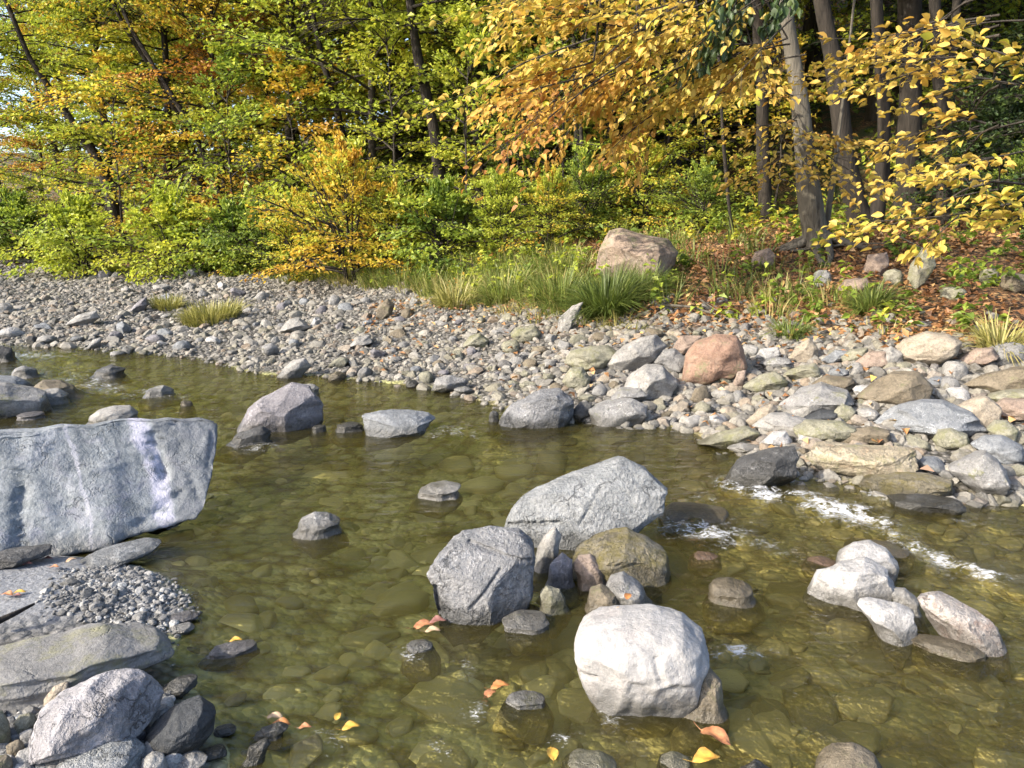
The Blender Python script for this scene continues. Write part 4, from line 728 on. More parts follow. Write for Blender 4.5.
def gen_tree(seed, H, r0, crown0, spread, nb, nt, nl, leaf, elev=(55, 5), lean=.02, stems=1, droop=.35, hang=.15):
    rng = np.random.RandomState(seed); trunk, wood, L = Bag(), Bag(), Leaves()
    n = 9; zz = np.linspace(0, 1, n); wob = np.cumsum(rng.normal(size=(n, 2)) * lean * H / n * 3, axis=0); wob -= wob[0]
    tp = np.stack([wob[:, 0], wob[:, 1], zz * H], 1); tr_ = r0 * (1 - .88 * zz) * (1 + .5 * np.exp(-zz * 18)); tp[0, 2] = -.3
    if stems == 1: trunk.tube(tp, tr_, 9)
    else:
        for s in range(stems):
            a = s * 2.4 + rng.rand(); o = np.array([math.cos(a), math.sin(a), 0]); q = np.array([o * .08 + [0, 0, -.1], o * spread * .15 + [0, 0, H * .35], o * spread * .42 + [0, 0, H * .75], o * spread * .6 + [0, 0, H * .95]]); trunk.tube(q, [r0, r0 * .8, r0 * .5, r0 * .2], 5)
    for b in range(nb):
        f = (b + rng.rand()) / nb; h = crown0 + (1 - crown0) * f; i = min(int(h * (n - 1)), n - 2); p0 = tp[i] + (tp[i + 1] - tp[i]) * (h * (n - 1) - i)
        az = b * 2.39996 + rng.normal() * .35; e = R(elev[1] + (elev[0] - elev[1]) * f + rng.normal() * 9); ln = spread * (1 - .72 * f ** 1.4) * (rng.uniform(.6, 1.15) if stems == 1 else rng.uniform(.35, 1.35))
        if stems > 1: p0 = np.array([math.cos(az) * spread * .18 * rng.rand(), math.sin(az) * spread * .18 * rng.rand(), H * h * .85])
        tone = rng.uniform(.15, .85)
        d0 = np.array([math.cos(az) * math.cos(e), math.sin(az) * math.cos(e), math.sin(e)])
        spray(wood, L, p0, d0, ln, rng, max(5, int(nt * (1 - .42 * f))) if stems == 1 and H > 6 else nt, nl, leaf, tone, twr=.005 + .0035 * ln, droop=droop, hang=hang)
    return trunk, wood, L
VAR = {}
def variant(key, **k):
    tr_, wo, L = gen_tree(**k)
    v, f, a = tr_.get(); t_ = mesh('trunk', v, f, BARK['grey']); v, f, a = wo.get(); w_ = mesh('branches', v, f, BARK['grey']); VAR[key] = (t_, w_, L.build('crown', LM['green']))
variant('tree1', seed=1, H=11, r0=.13, crown0=.10, spread=3.4, nb=52, nt=19, nl=18, leaf=.13)
variant('tree2', seed=2, H=12, r0=.16, crown0=.16, spread=3.8, nb=54, nt=19, nl=18, leaf=.14, elev=(60, 12))
variant('tree3', seed=3, H=9.5, r0=.10, crown0=.08, spread=2.9, nb=52, nt=18, nl=18, leaf=.115, elev=(50, 0))
variant('tree4', seed=4, H=13, r0=.18, crown0=.28, spread=4.2, nb=54, nt=19, nl=18, leaf=.145, elev=(60, 10))
variant('sapling1', seed=5, H=5, r0=.035, crown0=.1, spread=1.6, nb=26, nt=10, nl=11, leaf=.11, elev=(50, 5))
variant('sapling2', seed=6, H=4, r0=.03, crown0=.15, spread=1.5, nb=20, nt=10, nl=10, leaf=.11, elev=(35, -5))
variant('shrub1', seed=7, H=1.7, r0=.018, crown0=.05, spread=1.35, nb=44, nt=11, nl=11, leaf=.125, elev=(68, 12), stems=9, droop=.75, hang=.3)
variant('shrub2', seed=8, H=1.9, r0=.016, crown0=.05, spread=1.3, nb=50, nt=12, nl=12, leaf=.075, elev=(80, 10), stems=8, droop=.5)
variant('herb', seed=9, H=.7, r0=.006, crown0=.05, spread=.55, nb=26, nt=6, nl=7, leaf=.06, elev=(70, 10), stems=5, droop=.5)
def plant(name, var, px, Y, mat, label, cat, scale=1., rot=None, bk='grey', group=None, sz=None, xoff=None, rz=None):
    x = (px - 512) / F * (Y * CP + 0.25); z = gz(x, Y); e = link(name, None, (x, Y, z)); e.empty_display_size = .2
    rr = np.random.RandomState(int(abs(px) * 7 + Y * 100)); e.rotation_euler = (0, 0, rr.rand() * 6.28 if rot is None else rot); s = scale * rr.uniform(.92, 1.08); e.scale = (s, s, s * (sz or 1))
    tag(e, label, cat, group)
    for nm, me_, m_ in zip(('trunk' if name.endswith('tree') or name == 'sapling' else 'stems', 'branches', 'crown'), VAR[var], (BARK[bk], BARK[bk], LM[mat])):
        o = link(nm, me_, parent=e); setmat(o, m_)
    return e
# ------------------------------------------------------------------ woodland
PL = [  # var, px, Y, mat, scale, cat, label
 # bushes on the left bar edge
 ('shrub1', 82, 16.2, 'lime', .88, 'shrub', 'bright lime rounded shrub at the back of the cobble bar'),
 ('shrub1', 178, 15.8, 'lime', .86, 'shrub', 'lime shrub with drooping leaves right of the rounded lime one'),
 ('shrub1', 236, 15.6, 'green', .7, 'shrub', 'greener shrub beside the two lime shrubs'),
 ('shrub1', 20, 18.6, 'green', .8, 'shrub', 'dull green shrub at the far left behind the lime shrubs'),
 ('shrub2', 352, 13.6, 'yellow', 1.05, 'shrub', 'golden yellow small leaved shrub hanging over the cobble bar'),
 ('shrub2', 300, 14.6, 'yellowgreen', .8, 'shrub', 'yellow green shrub left of the golden shrub'),
 ('shrub2', 268, 15.2, 'green', .62, 'shrub', 'small green shrub between the lime shrubs and golden shrub'),
 ('shrub2', 398, 13.4, 'yellowgreen', .72, 'shrub', 'yellow green shrub at the right shoulder of the golden shrub'),
 ('shrub1', 445, 12.9, 'green', .75, 'shrub', 'broad leaved green shrub above the grassy bank'),
 ('shrub2', 500, 12.6, 'lime', .62, 'shrub', 'light green shrub behind the left grass clump'),
 ('shrub2', 548, 12.4, 'yellowgreen', .55, 'shrub', 'low yellow green shrub left of the standing bank boulder'),
 ('shrub2', 640, 13.4, 'yellowgreen', .7, 'shrub', 'yellow green shrub right behind the standing bank boulder'),
 ('shrub2', 585, 13.2, 'green', .62, 'shrub', 'dark green shrub behind the left side of the bank boulder'),
 ('shrub2', 700, 12.4, 'green', .5, 'shrub', 'low green shrub right of the bank boulder'),
 ('shrub2', 1010, 10.6, 'green', .5, 'shrub', 'green shrub on the leafy bank at the right edge'),
 ('shrub1', 985, 13.5, 'dark', .9, 'shrub', 'dark green shrub behind the trunks at the right'),
 # saplings
 ('sapling2', 645, 13.6, 'yellowgreen', .62, 'sapling', 'layered yellow green sapling above the bank boulder'),
 ('sapling1', 470, 13.8, 'lime', .75, 'sapling', 'lime sapling behind the grassy bank'),
 ('sapling1', 560, 14.2, 'green', .8, 'sapling', 'slender green sapling left of the pale stems in the middle'),
 ('sapling2', 520, 14.6, 'yellowgreen', .9, 'sapling', 'yellow green sapling with flat tiers in the middle wood'),
 ('sapling1', 700, 14.6, 'yellowgreen', .75, 'sapling', 'yellow green sapling in the shade right of the boulder'),
 ('sapling2', 770, 14.2, 'yellow', .8, 'sapling', 'yellow sapling behind the pale leaning trunk'),
 ('sapling1', 240, 16.8, 'green', .9, 'sapling', 'green sapling behind the greener shrub'),
 ('sapling1', 130, 18.2, 'yellowgreen', .9, 'sapling', 'yellow green sapling behind the lime shrubs'),
 ('sapling2', 300, 16.2, 'yellow', 1.0, 'sapling', 'yellow tiered sapling behind the golden shrub'),
 ('sapling1', 985, 14.6, 'green', .9, 'sapling', 'green sapling right of the forked dark trunks'),
 ('sapling2', 1010, 12.6, 'dark', .9, 'sapling', 'dark green tiered sapling at the right edge of the wood'),
 ('sapling1', 880, 15.6, 'lime', 1.1, 'sapling', 'sunlit lime sapling seen between the dark trunks'),
 # trees of the first rows
 ('tree3', -30, 26, 'green', .5, 'tree', 'green tree at the far left behind the rusty one'),
 ('tree1', 46, 24, 'mixed', .58, 'tree', 'low rusty and green tree at the far left corner of the wood'),
 ('tree3', 12, 20, 'mixed', .6, 'tree', 'tree with rusty tinted leaves at the far left edge'),
 ('tree3', -95, 19, 'green', .5, 'tree', 'dull green tree leaning in from beyond the left edge'),
 ('tree1', 112, 20.5, 'lime', .92, 'tree', 'lime tree behind the two lime shrubs'),
 ('tree3', 235, 18.4, 'orange', .9, 'tree', 'orange crowned tree above the greener shrub'),
 ('tree1', 175, 20.2, 'yellowgreen', .95, 'tree', 'yellow green crowned tree rising behind the lime shrubs'),
 ('tree2', 300, 19.2, 'lime', 1.0, 'tree', 'bright lime tree behind the golden shrub'),
 ('tree3', 370, 17.0, 'lime', 1.0, 'tree', 'sunny lime tree with low tiers left of centre'),
 ('tree1', 268, 25, 'yellow', 1.1, 'tree', 'tall yellow tree deep in the left wood'),
 ('tree2', 410, 20.5, 'yellowgreen', 1.0, 'tree', 'yellow green tree left of the leaning dark trunk'),
 ('tree1', 480, 20, 'green', 1.0, 'tree', 'deep green tree behind the leaning dark trunk'),
 ('tree3', 540, 18, 'green', 1.0, 'tree', 'green small leaved tree in the middle of the wood'),
 ('tree2', 600, 21, 'yellowgreen', 1.0, 'tree', 'yellow green tree behind the pale stems'),
 ('tree4', 665, 18.5, 'green', 1.0, 'tree', 'tall green tree behind the bank boulder'),
 ('tree4', 740, 21, 'yellowgreen', 1.0, 'tree', 'yellow green tree deep behind the leaning pale trunk'),
 ('tree4', 800, 24, 'lime', 1.1, 'tree', 'lime tree far behind the dark forked trunks'),
 ('tree4', 860, 20, 'lime', 1.0, 'tree', 'bright lime tree right behind the dark forked trunks'),
 ('tree4', 960, 18.5, 'lime', .9, 'tree', 'bright lime tree behind the right hand trunks'),
 ('tree2', 1040, 15, 'dark', .95, 'tree', 'dark green tree at the right edge of the wood'),
 ('tree1', 1130, 14, 'green', 1.0, 'tree', 'green tree leaning in from beyond the right edge'),
 ('tree3', 150, 23.5, 'lime', 1.0, 'tree', 'lime tree filling the gap left of the orange crown'),
 ('tree3', 325, 22.5, 'lime', 1.05, 'tree', 'lime small leaved tree behind the sunny tiered one'),
 ('tree3', 445, 22.5, 'lime', 1.05, 'tree', 'lime small leaved tree right of the leaning dark trunk'),
 ('tree3', 505, 23, 'lime', 1.0, 'tree', 'lime small leaved tree behind the straight slim trunk'),
 ('tree3', 570, 22.5, 'yellowgreen', 1.05, 'tree', 'yellow green small leaved tree behind the thin pale stems'),
 ('tree3', 640, 22, 'lime', 1.0, 'tree', 'lime small leaved tree under the golden canopy'),
 ('tree3', 700, 20, 'lime', .95, 'tree', 'lime small leaved tree left of the dark trunk by the beech'),
 ('tree3', 900, 22, 'lime', 1.0, 'tree', 'lime small leaved tree glimpsed behind the thickest trunk'),
 ('tree3', 965, 21, 'lime', 1.0, 'tree', 'lime small leaved tree behind the slim right trunks'),
 ('sapling1', 610, 16, 'lime', .9, 'sapling', 'lime sapling between the thin stems and the boulder'),
 ('sapling1', 665, 15.4, 'yellowgreen', .8, 'sapling', 'yellow green sapling rising behind the bank boulder'),
 ('sapling1', 395, 15.6, 'lime', .95, 'sapling', 'lime sapling right of the golden shrub'),
 # back rows on the slope
 ('tree2', 75, 27, 'green', .75, 'tree', 'green tree on the far slope at left'),
 ('tree1', 140, 30, 'yellowgreen', 1.1, 'tree', 'yellow green tree high on the far left slope'),
 ('tree2', 225, 31, 'lime', 1.15, 'tree', 'lime tree on the far slope behind the orange crown'),
 ('tree1', 330, 29, 'yellowgreen', 1.2, 'tree', 'yellow green tree on the slope behind the lime tree'),
 ('tree4', 400, 30, 'green', 1.2, 'tree', 'green tree on the slope left of centre'),
 ('tree2', 460, 27, 'lime', 1.2, 'tree', 'lime tree on the slope behind the leaning dark trunk'),
 ('tree4', 530, 28, 'yellowgreen', 1.2, 'tree', 'yellow green tree on the slope in the middle'),
 ('tree1', 590, 31, 'green', 1.3, 'tree', 'green tree on the slope behind the pale stems'),
 ('tree2', 655, 27, 'mixed', 1.2, 'tree', 'rusty flecked tree on the slope above the bank boulder'),
 ('tree4', 720, 30, 'green', 1.3, 'tree', 'green tree on the slope right of centre'),
 ('tree1', 790, 30, 'yellowgreen', 1.2, 'tree', 'yellow green tree on the slope behind the leaning trunk'),
 ('tree2', 850, 28, 'lime', 1.2, 'tree', 'lime tree on the slope behind the forked trunks'),
 ('tree4', 915, 26, 'lime', 1.2, 'tree', 'lime tree on the slope behind the thickest trunk'),
 ('tree1', 990, 26, 'green', 1.2, 'tree', 'green tree on the slope at the right'),
 ('tree2', 1070, 22, 'yellowgreen', 1.2, 'tree', 'yellow green tree on the slope beyond the right edge'),
]
for var, px, Y, m_, s_, cat, lab in PL:
    nm = dict(tr='deciduous_tree', sa='sapling', sh='leafy_shrub')[var[:2]]
    plant(nm, var, px, Y, m_, lab, cat, s_)
BACKN = 0
for row, (Y0, k) in enumerate([(37, 17), (46, 17)]):
    for i in range(k):
        px = -60 + (1160 / (k - 1)) * i + (row * 33) ; 
        if px < 60: continue
        plant('deciduous_tree', ('tree1', 'tree2', 'tree4')[(i + row) % 3], px, Y0 + 2 * math.sin(i * 2.3), ('green', 'yellowgreen', 'lime', 'green', 'mixed')[(i * 2 + row) % 5],
              ('tree in the dense row along the far slope', 'tree in the topmost row on the far slope')[row], 'tree', 1.25, group=('trees in the far slope row', 'trees in the topmost row')[row])

# trees whose trunks show: trunk drawn through picture points at a distance Y
def trunk_tree(name, pts, Y, widths, bk, label, crown=None, mat='green', cz=5.5, cs=.8, tilt=0., extra=None, roots=0):
    b = at(*pts[0], Y); zg = gz(b[0], Y); base = np.array([b[0], Y, zg])
    P = [np.array([b[0], 0, zg - .25]) - [base[0], 0, base[2]]]; W = [widths[0] * 1.25]
    for i, p in enumerate(pts):
        q = at(*p, Y + tilt * i / max(1, len(pts) - 1)); P.append(np.array([q[0] - base[0], q[1] - Y, max(q[2], zg + .02 * i) - base[2]])); W.append(widths[i])
    up = P[-1] - P[-2]; up /= np.linalg.norm(up)
    for k in range(1, 5): P.append(P[-1] + (up * .6 + np.array([0, 0, .5])) * 1.1); W.append(W[-1] * .84)
    P = np.array(P); W = np.array(W) / F * Y / 2 * .9
    tq = np.linspace(0, len(P) - 1, len(P) * 4); P2 = np.stack([np.interp(tq, np.arange(len(P)), P[:, j]) for j in range(3)], 1); W2 = np.interp(tq, np.arange(len(P)), W)
    for _ in range(2): P2[1:-1] = (P2[:-2] + 2 * P2[1:-1] + P2[2:]) / 4
    W2 = W2 * (1 + .05 * np.sin(tq * 3.1)); bag = Bag(); bag.tube(P2, W2, 14)
    rr = np.random.RandomState(int(pts[0][0]))
    for k in range(roots):
        a = R(-150 + 300 * (k + .5) / roots - 90 + rr.uniform(-15, 15)); ln = W[1] * rr.uniform(2.2, 4.2); q = []
        for s in np.linspace(0, 1, 6):
            x = base[0] + math.cos(a + .5 * s * (-1) ** k) * (W[1] * .5 + ln * s); y = Y + math.sin(a + .5 * s * (-1) ** k) * (W[1] * .5 + ln * s); q.append([x - base[0], y - Y, gz(x, y) - zg + .16 * (1 - s) ** 2 + .03 * (1 - s) - .015])
        bag.tube(q, np.linspace(W[1] * .36, W[1] * .08, 6), 6)
    e = link(name, None, base); tag(e, label, 'tree'); v, f, a = bag.get(); 
    v = v * (1 + 0 * v); d = .02 * fbm(v * np.array([9, 9, 1.6]) + 5, 3); v[:, 0] += d; v[:, 1] += d
    link('trunk', mesh('trunk', v, f, BARK[bk]), parent=e)
    if crown:
        top = P[-4]
        for nm, me_, m_ in zip(('branches', 'crown'), VAR[crown][1:], (BARK[bk if bk != 'pale' else 'grey'], LM[mat])):
            o = link(nm, me_, (top[0], top[1], cz - zg), e, (0, 0, rr.rand() * 6), (cs, cs, cs)); setmat(o, m_)
    return e, base, P
beech, bb, bp = trunk_tree('beech_tree', [(818, 250), (812, 215), (807, 180), (803, 130), (797, 80), (788, 30), (780, -20)], 10.3, [31, 26, 23, 20, 17, 15, 13], 'pale', 'pale leaning beech with exposed roots and a golden canopy over the creek', roots=7)
oak, ob, op = trunk_tree('oak_tree', [(862, 228), (856, 205), (846, 165), (840, 110), (834, 60), (822, 10)], 11.6, [32, 23, 21, 19.5, 18, 16], 'dark', 'dark rough trunk leaning left in the forked pair', 'tree4', 'green', 4.5, .9)
trunk_tree('oak_tree', [(872, 230), (880, 200), (884, 150), (884, 100), (880, 50), (876, 5)], 11.5, [22, 15, 14, 13, 13, 12], 'dark', 'thinner upright dark trunk in the forked pair', 'tree1', 'yellow', 5.5, .8)
trunk_tree('maple_tree', [(906, 212), (908, 170), (910, 120), (911, 60), (909, 0)], 13.2, [28, 24, 23, 22, 22], 'dark', 'thickest straight trunk at the right behind the forked pair', 'tree4', 'green', 5, 1)
trunk_tree('maple_tree', [(943, 235), (943, 200), (945, 150), (940, 90), (936, 30), (934, -10)], 11.4, [16, 14, 14, 13, 12, 12], 'dark', 'slim dark trunk right of the thickest one', 'tree1', 'yellowgreen', 5, .8)
trunk_tree('maple_tree', [(932, 232), (940, 180), (950, 110), (953, 50), (957, 0)], 11.9, [10, 9, 9, 8, 8], 'dark', 'thin curving dark trunk crossing behind the slim one', 'tree3', 'green', 5, .7)
trunk_tree('maple_tree', [(766, 222), (764, 180), (762, 130), (763, 80), (758, 30)], 13.6, [17, 14, 13, 13, 12], 'dark', 'dark trunk left of the pale leaning beech', 'tree1', 'yellowgreen', 5, .9)
trunk_tree('birch_tree', [(826, 238), (829, 205), (834, 172), (838, 140), (842, 110)], 10.5, [7, 6, 5, 4, 3], 'pale', 'thin pale stem standing beside the leaning beech')
trunk_tree('birch_tree', [(732, 246), (727, 190), (722, 120), (719, 60), (716, 0)], 11.6, [4, 4, 3.6, 3, 3], 'dark', 'thread thin sapling stem left of the beech')
trunk_tree('maple_tree', [(440, 212), (440, 180), (436, 140), (428, 100), (418, 60), (412, 20)], 15.2, [16, 14, 12, 11, 10, 9], 'dark', 'dark trunk leaning left above the grassy bank', 'tree3', 'lime', 4.2, .9)
trunk_tree('maple_tree', [(482, 205), (478, 150), (476, 90), (474, 30), (472, -10)], 16.6, [12, 11, 10, 10, 9], 'dark', 'straight dark trunk left of the golden canopy', 'tree2', 'green', 4.5, .9)
trunk_tree('maple_tree', [(502, 205), (500, 140), (498, 70), (497, 10)], 17.6, [9, 8, 8, 7], 'grey', 'straight slim trunk just left of the golden canopy', 'tree2', 'yellowgreen', 5, .9)
trunk_tree('birch_tree', [(579, 215), (578, 170), (576, 130), (574, 80), (573, 20)], 14.4, [6, 5, 5, 4.5, 4], 'pale', 'thin pale upright stem in the middle of the wood', 'sapling1', 'yellow', 3.5, .9)
trunk_tree('birch_tree', [(584, 222), (586, 180), (580, 130), (583, 80), (582, 20)], 14.2, [5, 4, 4, 3.5, 3], 'grey', 'second thin stem right beside the pale upright one', 'sapling1', 'green', 3.5, .9)
trunk_tree('maple_tree', [(612, 212), (610, 150), (606, 90), (604, 20)], 16.2, [7, 6, 6, 5], 'dark', 'thin dark trunk right of the pair of thin stems', 'tree3', 'yellowgreen', 5, .8)
trunk_tree('maple_tree', [(116, 218), (110, 190), (96, 155), (70, 120), (52, 92), (30, 60)], 19.5, [13, 11, 10, 8, 7, 5], 'dark', 'crooked dark tree bowing to the left at the far left', 'tree3', 'lime', 4.5, .6)
trunk_tree('maple_tree', [(206, 205), (196, 160), (180, 118), (160, 78), (138, 48), (120, 20)], 19, [10, 8, 7, 6, 5, 4], 'dark', 'dark stem slanting left through the orange leaves', 'tree3', 'yellowgreen', 5, .8)
trunk_tree('maple_tree', [(222, 200), (196, 135), (170, 92), (146, 54), (126, 20)], 17.8, [8, 6, 5, 4.5, 4], 'dark', 'second slanting stem in front of the orange leaves', 'tree1', 'yellowgreen', 5.2, .7)
trunk_tree('maple_tree', [(352, 205), (346, 160), (338, 110), (322, 60), (312, 10)], 17.4, [9, 8, 7, 6, 5], 'dark', 'thin dark trunk behind the golden shrub', 'tree2', 'lime', 5, .8)

# golden canopy of the beech: limbs, sprays, big leaves
def canopy(parent, limbs, sprays, mat, seed, leaf, origin, name=('branches', 'crown'), bk='grey', shape='leaf', ratio=.6):
    rng = np.random.RandomState(seed); wood, L = Bag(), Leaves()
    for P, r0, r1 in limbs:
        P = np.array(P); tq = np.linspace(0, len(P) - 1, len(P) * 4); Q = np.stack([np.interp(tq, np.arange(len(P)), P[:, j]) for j in range(3)], 1)
        for _ in range(2): Q[1:-1] = (Q[:-2] + 2 * Q[1:-1] + Q[2:]) / 4
        wood.tube(Q, np.linspace(r0, r1, len(Q)), 6)
    for p0, p1, nt, nl, tone, lf in sprays:
        p0, p1 = np.array(p0), np.array(p1); d = p1 - p0; ln = np.linalg.norm(d)
        spray(wood, L, p0, d, ln, rng, nt, nl, leaf * lf, tone, twr=.004, droop=.1, hang=.12)
    v, f, a = wood.get(); link(name[0], mesh('branches', v - origin, f, BARK[bk]), parent=parent); cm = L.build('crown', LM[mat], shape, ratio, .16); cm.transform(__import__('mathutils').Matrix.Translation(Vector(-origin))); link(name[1], cm, parent=parent)
rg_ = np.random.RandomState(77)
tt = bp[-3] + bb                                   # high on the leaning trunk
limbs, sprays = [], []
ends = [(500, 40, 8.2), (520, 85, 8.0), (545, 112, 8.1), (485, 112, 8.8), (600, 20, 7.6), (600, 80, 7.8), (610, 125, 8.4), (650, 50, 7.6), (660, 100, 8.0), (690, 20, 7.8), (700, 70, 8.2), (560, 10, 8.0), (640, 118, 8.6), (575, 60, 8.6), (505, 5, 8.6), (722, 60, 8.6), (530, 55, 7.7), (630, 10, 8.6), (690, 95, 8.4), (580, 100, 8.3)]
hub = [at(740, -150, 8.6), at(680, -120, 8.2), at(620, -130, 8.2)]
for h in hub: limbs.append(([tt, (tt + h) / 2 + [0, 0, .3], h], .05, .025))
for i, (a, b, Y) in enumerate(ends):
    e = at(a, b, Y); h = hub[min(range(3), key=lambda k: np.linalg.norm(hub[k] - e))]; mid = e + np.array([rg_.uniform(.7, 1.1), rg_.uniform(-.1, .3), rg_.uniform(.2, .5)])
    limbs.append(([h, (h + mid) / 2 + [0, 0, .12], mid], .02, .009)); tone = .68 if b > 70 and a < 640 else .36
    tone += rg_.uniform(-.12, .12)
    sprays.append((mid, e, 10, 13, tone, 1.0)); 
    for k in range(2):
        m2 = mid + rg_.normal(size=3) * [.25, .3, .15]; sprays.append((m2, m2 + (e - mid) * rg_.uniform(.7, 1.1) + rg_.normal(size=3) * [.3, .5, .22], 7, 9, tone + rg_.uniform(-.15, .15), .95))
# tiers carried low on the leaning trunk
for a0, b0, a1, b1, Y in [(806, 150, 742, 172, 9.6), (806, 120, 740, 120, 9.4), (804, 130, 850, 125, 9.7), (800, 95, 745, 78, 9.8), (806, 170, 860, 150, 9.4), (804, 110, 770, 150, 9.2), (806, 160, 800, 170, 8.9), (800, 80, 850, 62, 9.8), (803, 140, 890, 178, 9.2), (803, 100, 770, 95, 9.0)]:
    p0 = at(a0 - 4, b0, 10.36); p1 = at(a1, b1, Y); sprays.append((p0, p1, 9, 9, rg_.uniform(.25, .6), .95))
canopy(beech, limbs, sprays, 'gold', 21, .088, bb)
# beech off the right edge whose leafy branches reach into the picture
bx, by = 5.4, 6.6; bzz = gz(bx, by); e = link('beech_tree', None, (bx, by, bzz)); tag(e, 'golden beech branches with large leaves reaching in from the right edge', 'tree')
bag = Bag(); bag.tube([[0, 0, -.2], [.05, 0, 1.5], [0, .1, 3.2], [-.1, .1, 5], [-.1, .2, 7]], [.16, .13, .12, .1, .06], 12); v, f, a = bag.get(); link('trunk', mesh('trunk', v, f, BARK['grey']), parent=e)
O_ = np.array([bx, by, bzz]); limbs, sprays = [], []
for st, mid, tip in [((1.6), (1030, 185, 6.1), (905, 178, 6.0)), ((2.2), (1040, 150, 6.2), (950, 165, 6.0)), ((2.8), (1040, 60, 6.4), (900, 40, 6.5)), ((2.6), (1050, 100, 6.2), (960, 55, 6.0)), ((1.3), (1040, 225, 5.8), (985, 215, 5.7)), ((1.5), (1030, 200, 6.4), (850, 240, 6.9)), ((2.9), (1040, 20, 6.9), (860, 18, 7.2)), ((2.4), (1050, 90, 6.9), (880, 60, 7.4)), ((2.2), (1030, 120, 6.8), (905, 130, 7.3))]:
    p0 = O_ + [0, 0, st]; m_ = at(*mid); t_ = at(*tip); limbs.append(([p0, (p0 + m_) / 2 + [0, 0, .1], m_], .03, .012)); 
    d = t_ - m_
    sprays.append((m_, t_, 7, 8, rg_.uniform(.15, .5), 1.0))
    for k in range(1): q = m_ + d * rg_.uniform(.1, .5); sprays.append((q, q + d * rg_.uniform(.4, .6) + rg_.normal(size=3) * [.1, .3, .14], 6, 7, rg_.uniform(.15, .5), 1.0))
for a, b, Y in [(845, 55, 7.6), (870, 85, 7.8), (860, 48, 8.0), (820, 75, 8.0), (845, 95, 7.5), (900, 110, 7.4), (880, 145, 7.6), (870, 185, 7.4), (905, 215, 7.2), (838, 240, 7.3)]:
    t_ = at(a, b, Y); m_ = t_ + np.array([.7, -.2, .22]); limbs.append(([at(1000, b - 60, Y - .7), (at(1000, b - 60, Y - .7) + m_) / 2 + [0, 0, .08], m_], .012, .006)); sprays.append((m_, t_, 7, 7, rg_.uniform(.2, .55), .9))
canopy(e, limbs, sprays, 'gold', 22, .088, O_)
# dark green oak twigs hanging at the top
limbs, sprays = [], []
t0 = op[-3] + ob
for a, b, Y in [(712, 10, 7.4), (725, 40, 7.6), (700, 60, 7.8), (782, 5, 7.4), (775, 20, 7.7), (740, 8, 7.9), (712, 35, 8)]:
    t_ = at(a, b, Y); m_ = t_ + np.array([.15, .1, .5]); limbs.append(([t0, (t0 + m_) / 2 + [0, 0, .3], m_], .03, .008)); sprays.append((m_, t_, 6, 9, rg_.uniform(.2, .6), 1.1))
canopy(oak, limbs, sprays, 'dark', 23, .085, ob, name=('twigs', 'low_foliage'), bk='dark', ratio=.7)
# dark conifer like tiers at right
e = plant('sapling', 'sapling2', 950, 10.9, 'dark', 'dark green feathery sapling in front of the slim trunk at right', 'sapling', .55)
e = plant('sapling', 'sapling2', 1035, 10.2, 'dark', 'dark green feathery sapling at the extreme right', 'sapling', .7)
# long slim branches against the left leaves
e = link('fallen_branch', None, (0, 0, 0)); bpy.data.objects.remove(e)
def twig(name, pts, r0, label, mat='grey'):
    P = np.array(pts); b = Bag(); o = P[0].copy(); tq = np.linspace(0, len(P) - 1, len(P) * 4); Q = np.stack([np.interp(tq, np.arange(len(P)), P[:, j]) for j in range(3)], 1); b.tube(Q - o, np.linspace(r0, r0 * .35, len(Q)), 6); v, f, a = b.get()
    return tag(link(name, mesh(name, v, f, BARK[mat]), tuple(o)), label, 'branch')
def gp_(px, py, up=.03): q = ground_hit(px, py); return q + [0, 0, up]
twig('fallen_branch', [gp_(660, 312, .08), gp_(690, 316, .1), gp_(722, 322, .06), gp_(742, 326, .02)], .018, 'bare pale fallen branch on the leaves above the red boulder', 'pale')
twig('fallen_branch', [gp_(700, 309, .1), gp_(718, 318, .07), gp_(738, 322, .02)], .01, 'thin bare twig crossing the pale fallen branch', 'pale')
twig('fallen_branch', [gp_(790, 255, .05), gp_(850, 250, .08), gp_(905, 247, .05)], .02, 'long pale stick lying beside the exposed roots', 'pale')
twig('fallen_branch', [gp_(893, 252, .22), gp_(912, 266, .25), gp_(945, 273, .15)], .012, 'thin bent pale twig in front of the upright mossy stone', 'pale')

# ------------------------------------------------------------------ ground cover
def far_points(n, x0, x1, d0, d1, seed):
    r = np.random.RandomState(seed); X = r.uniform(x0, x1, n); Y = np.interp(X, FAR[:, 0], FAR[:, 1]) + r.uniform(0, d1 * 1.35, n); _, df, _ = sdist(X, Y); lo = np.interp(X, [-9, -3, -1, 1, 3], [6.4, 5.4, 3.9, 2.35, 2.3]) if d0 is None else np.full(n, d0)
    ok = (df > lo + .12 * r.normal(size=n)) & (df < d1); return X[ok], Y[ok], df[ok], r
X, Y, df, r = far_points(38000, -6, 8, None, 9, 31)
patch = fbm(np.stack([X * .7, Y * .7, X * 0 + 3], 1), 3); ok = (patch > -.25); X, Y = X[ok], Y[ok]; n = len(X)
L = Leaves(); D = r.normal(size=(n, 3)); D[:, 2] *= .25; Nn = r.normal(size=(n, 3)) * .5; Nn[:, 2] += 1
L.add(np.stack([X, Y, terrain(X, Y) + r.uniform(.0, .035, n)], 1), D, Nn, r.uniform(.05, .11, n), np.clip(r.beta(1.6, 1.8, n), 0, 1))
tag(link('leaf_litter', L.build('leaf_litter', LM['litter'])), 'rust brown fallen leaves carpeting the bank', 'fallen leaves', kind='stuff')
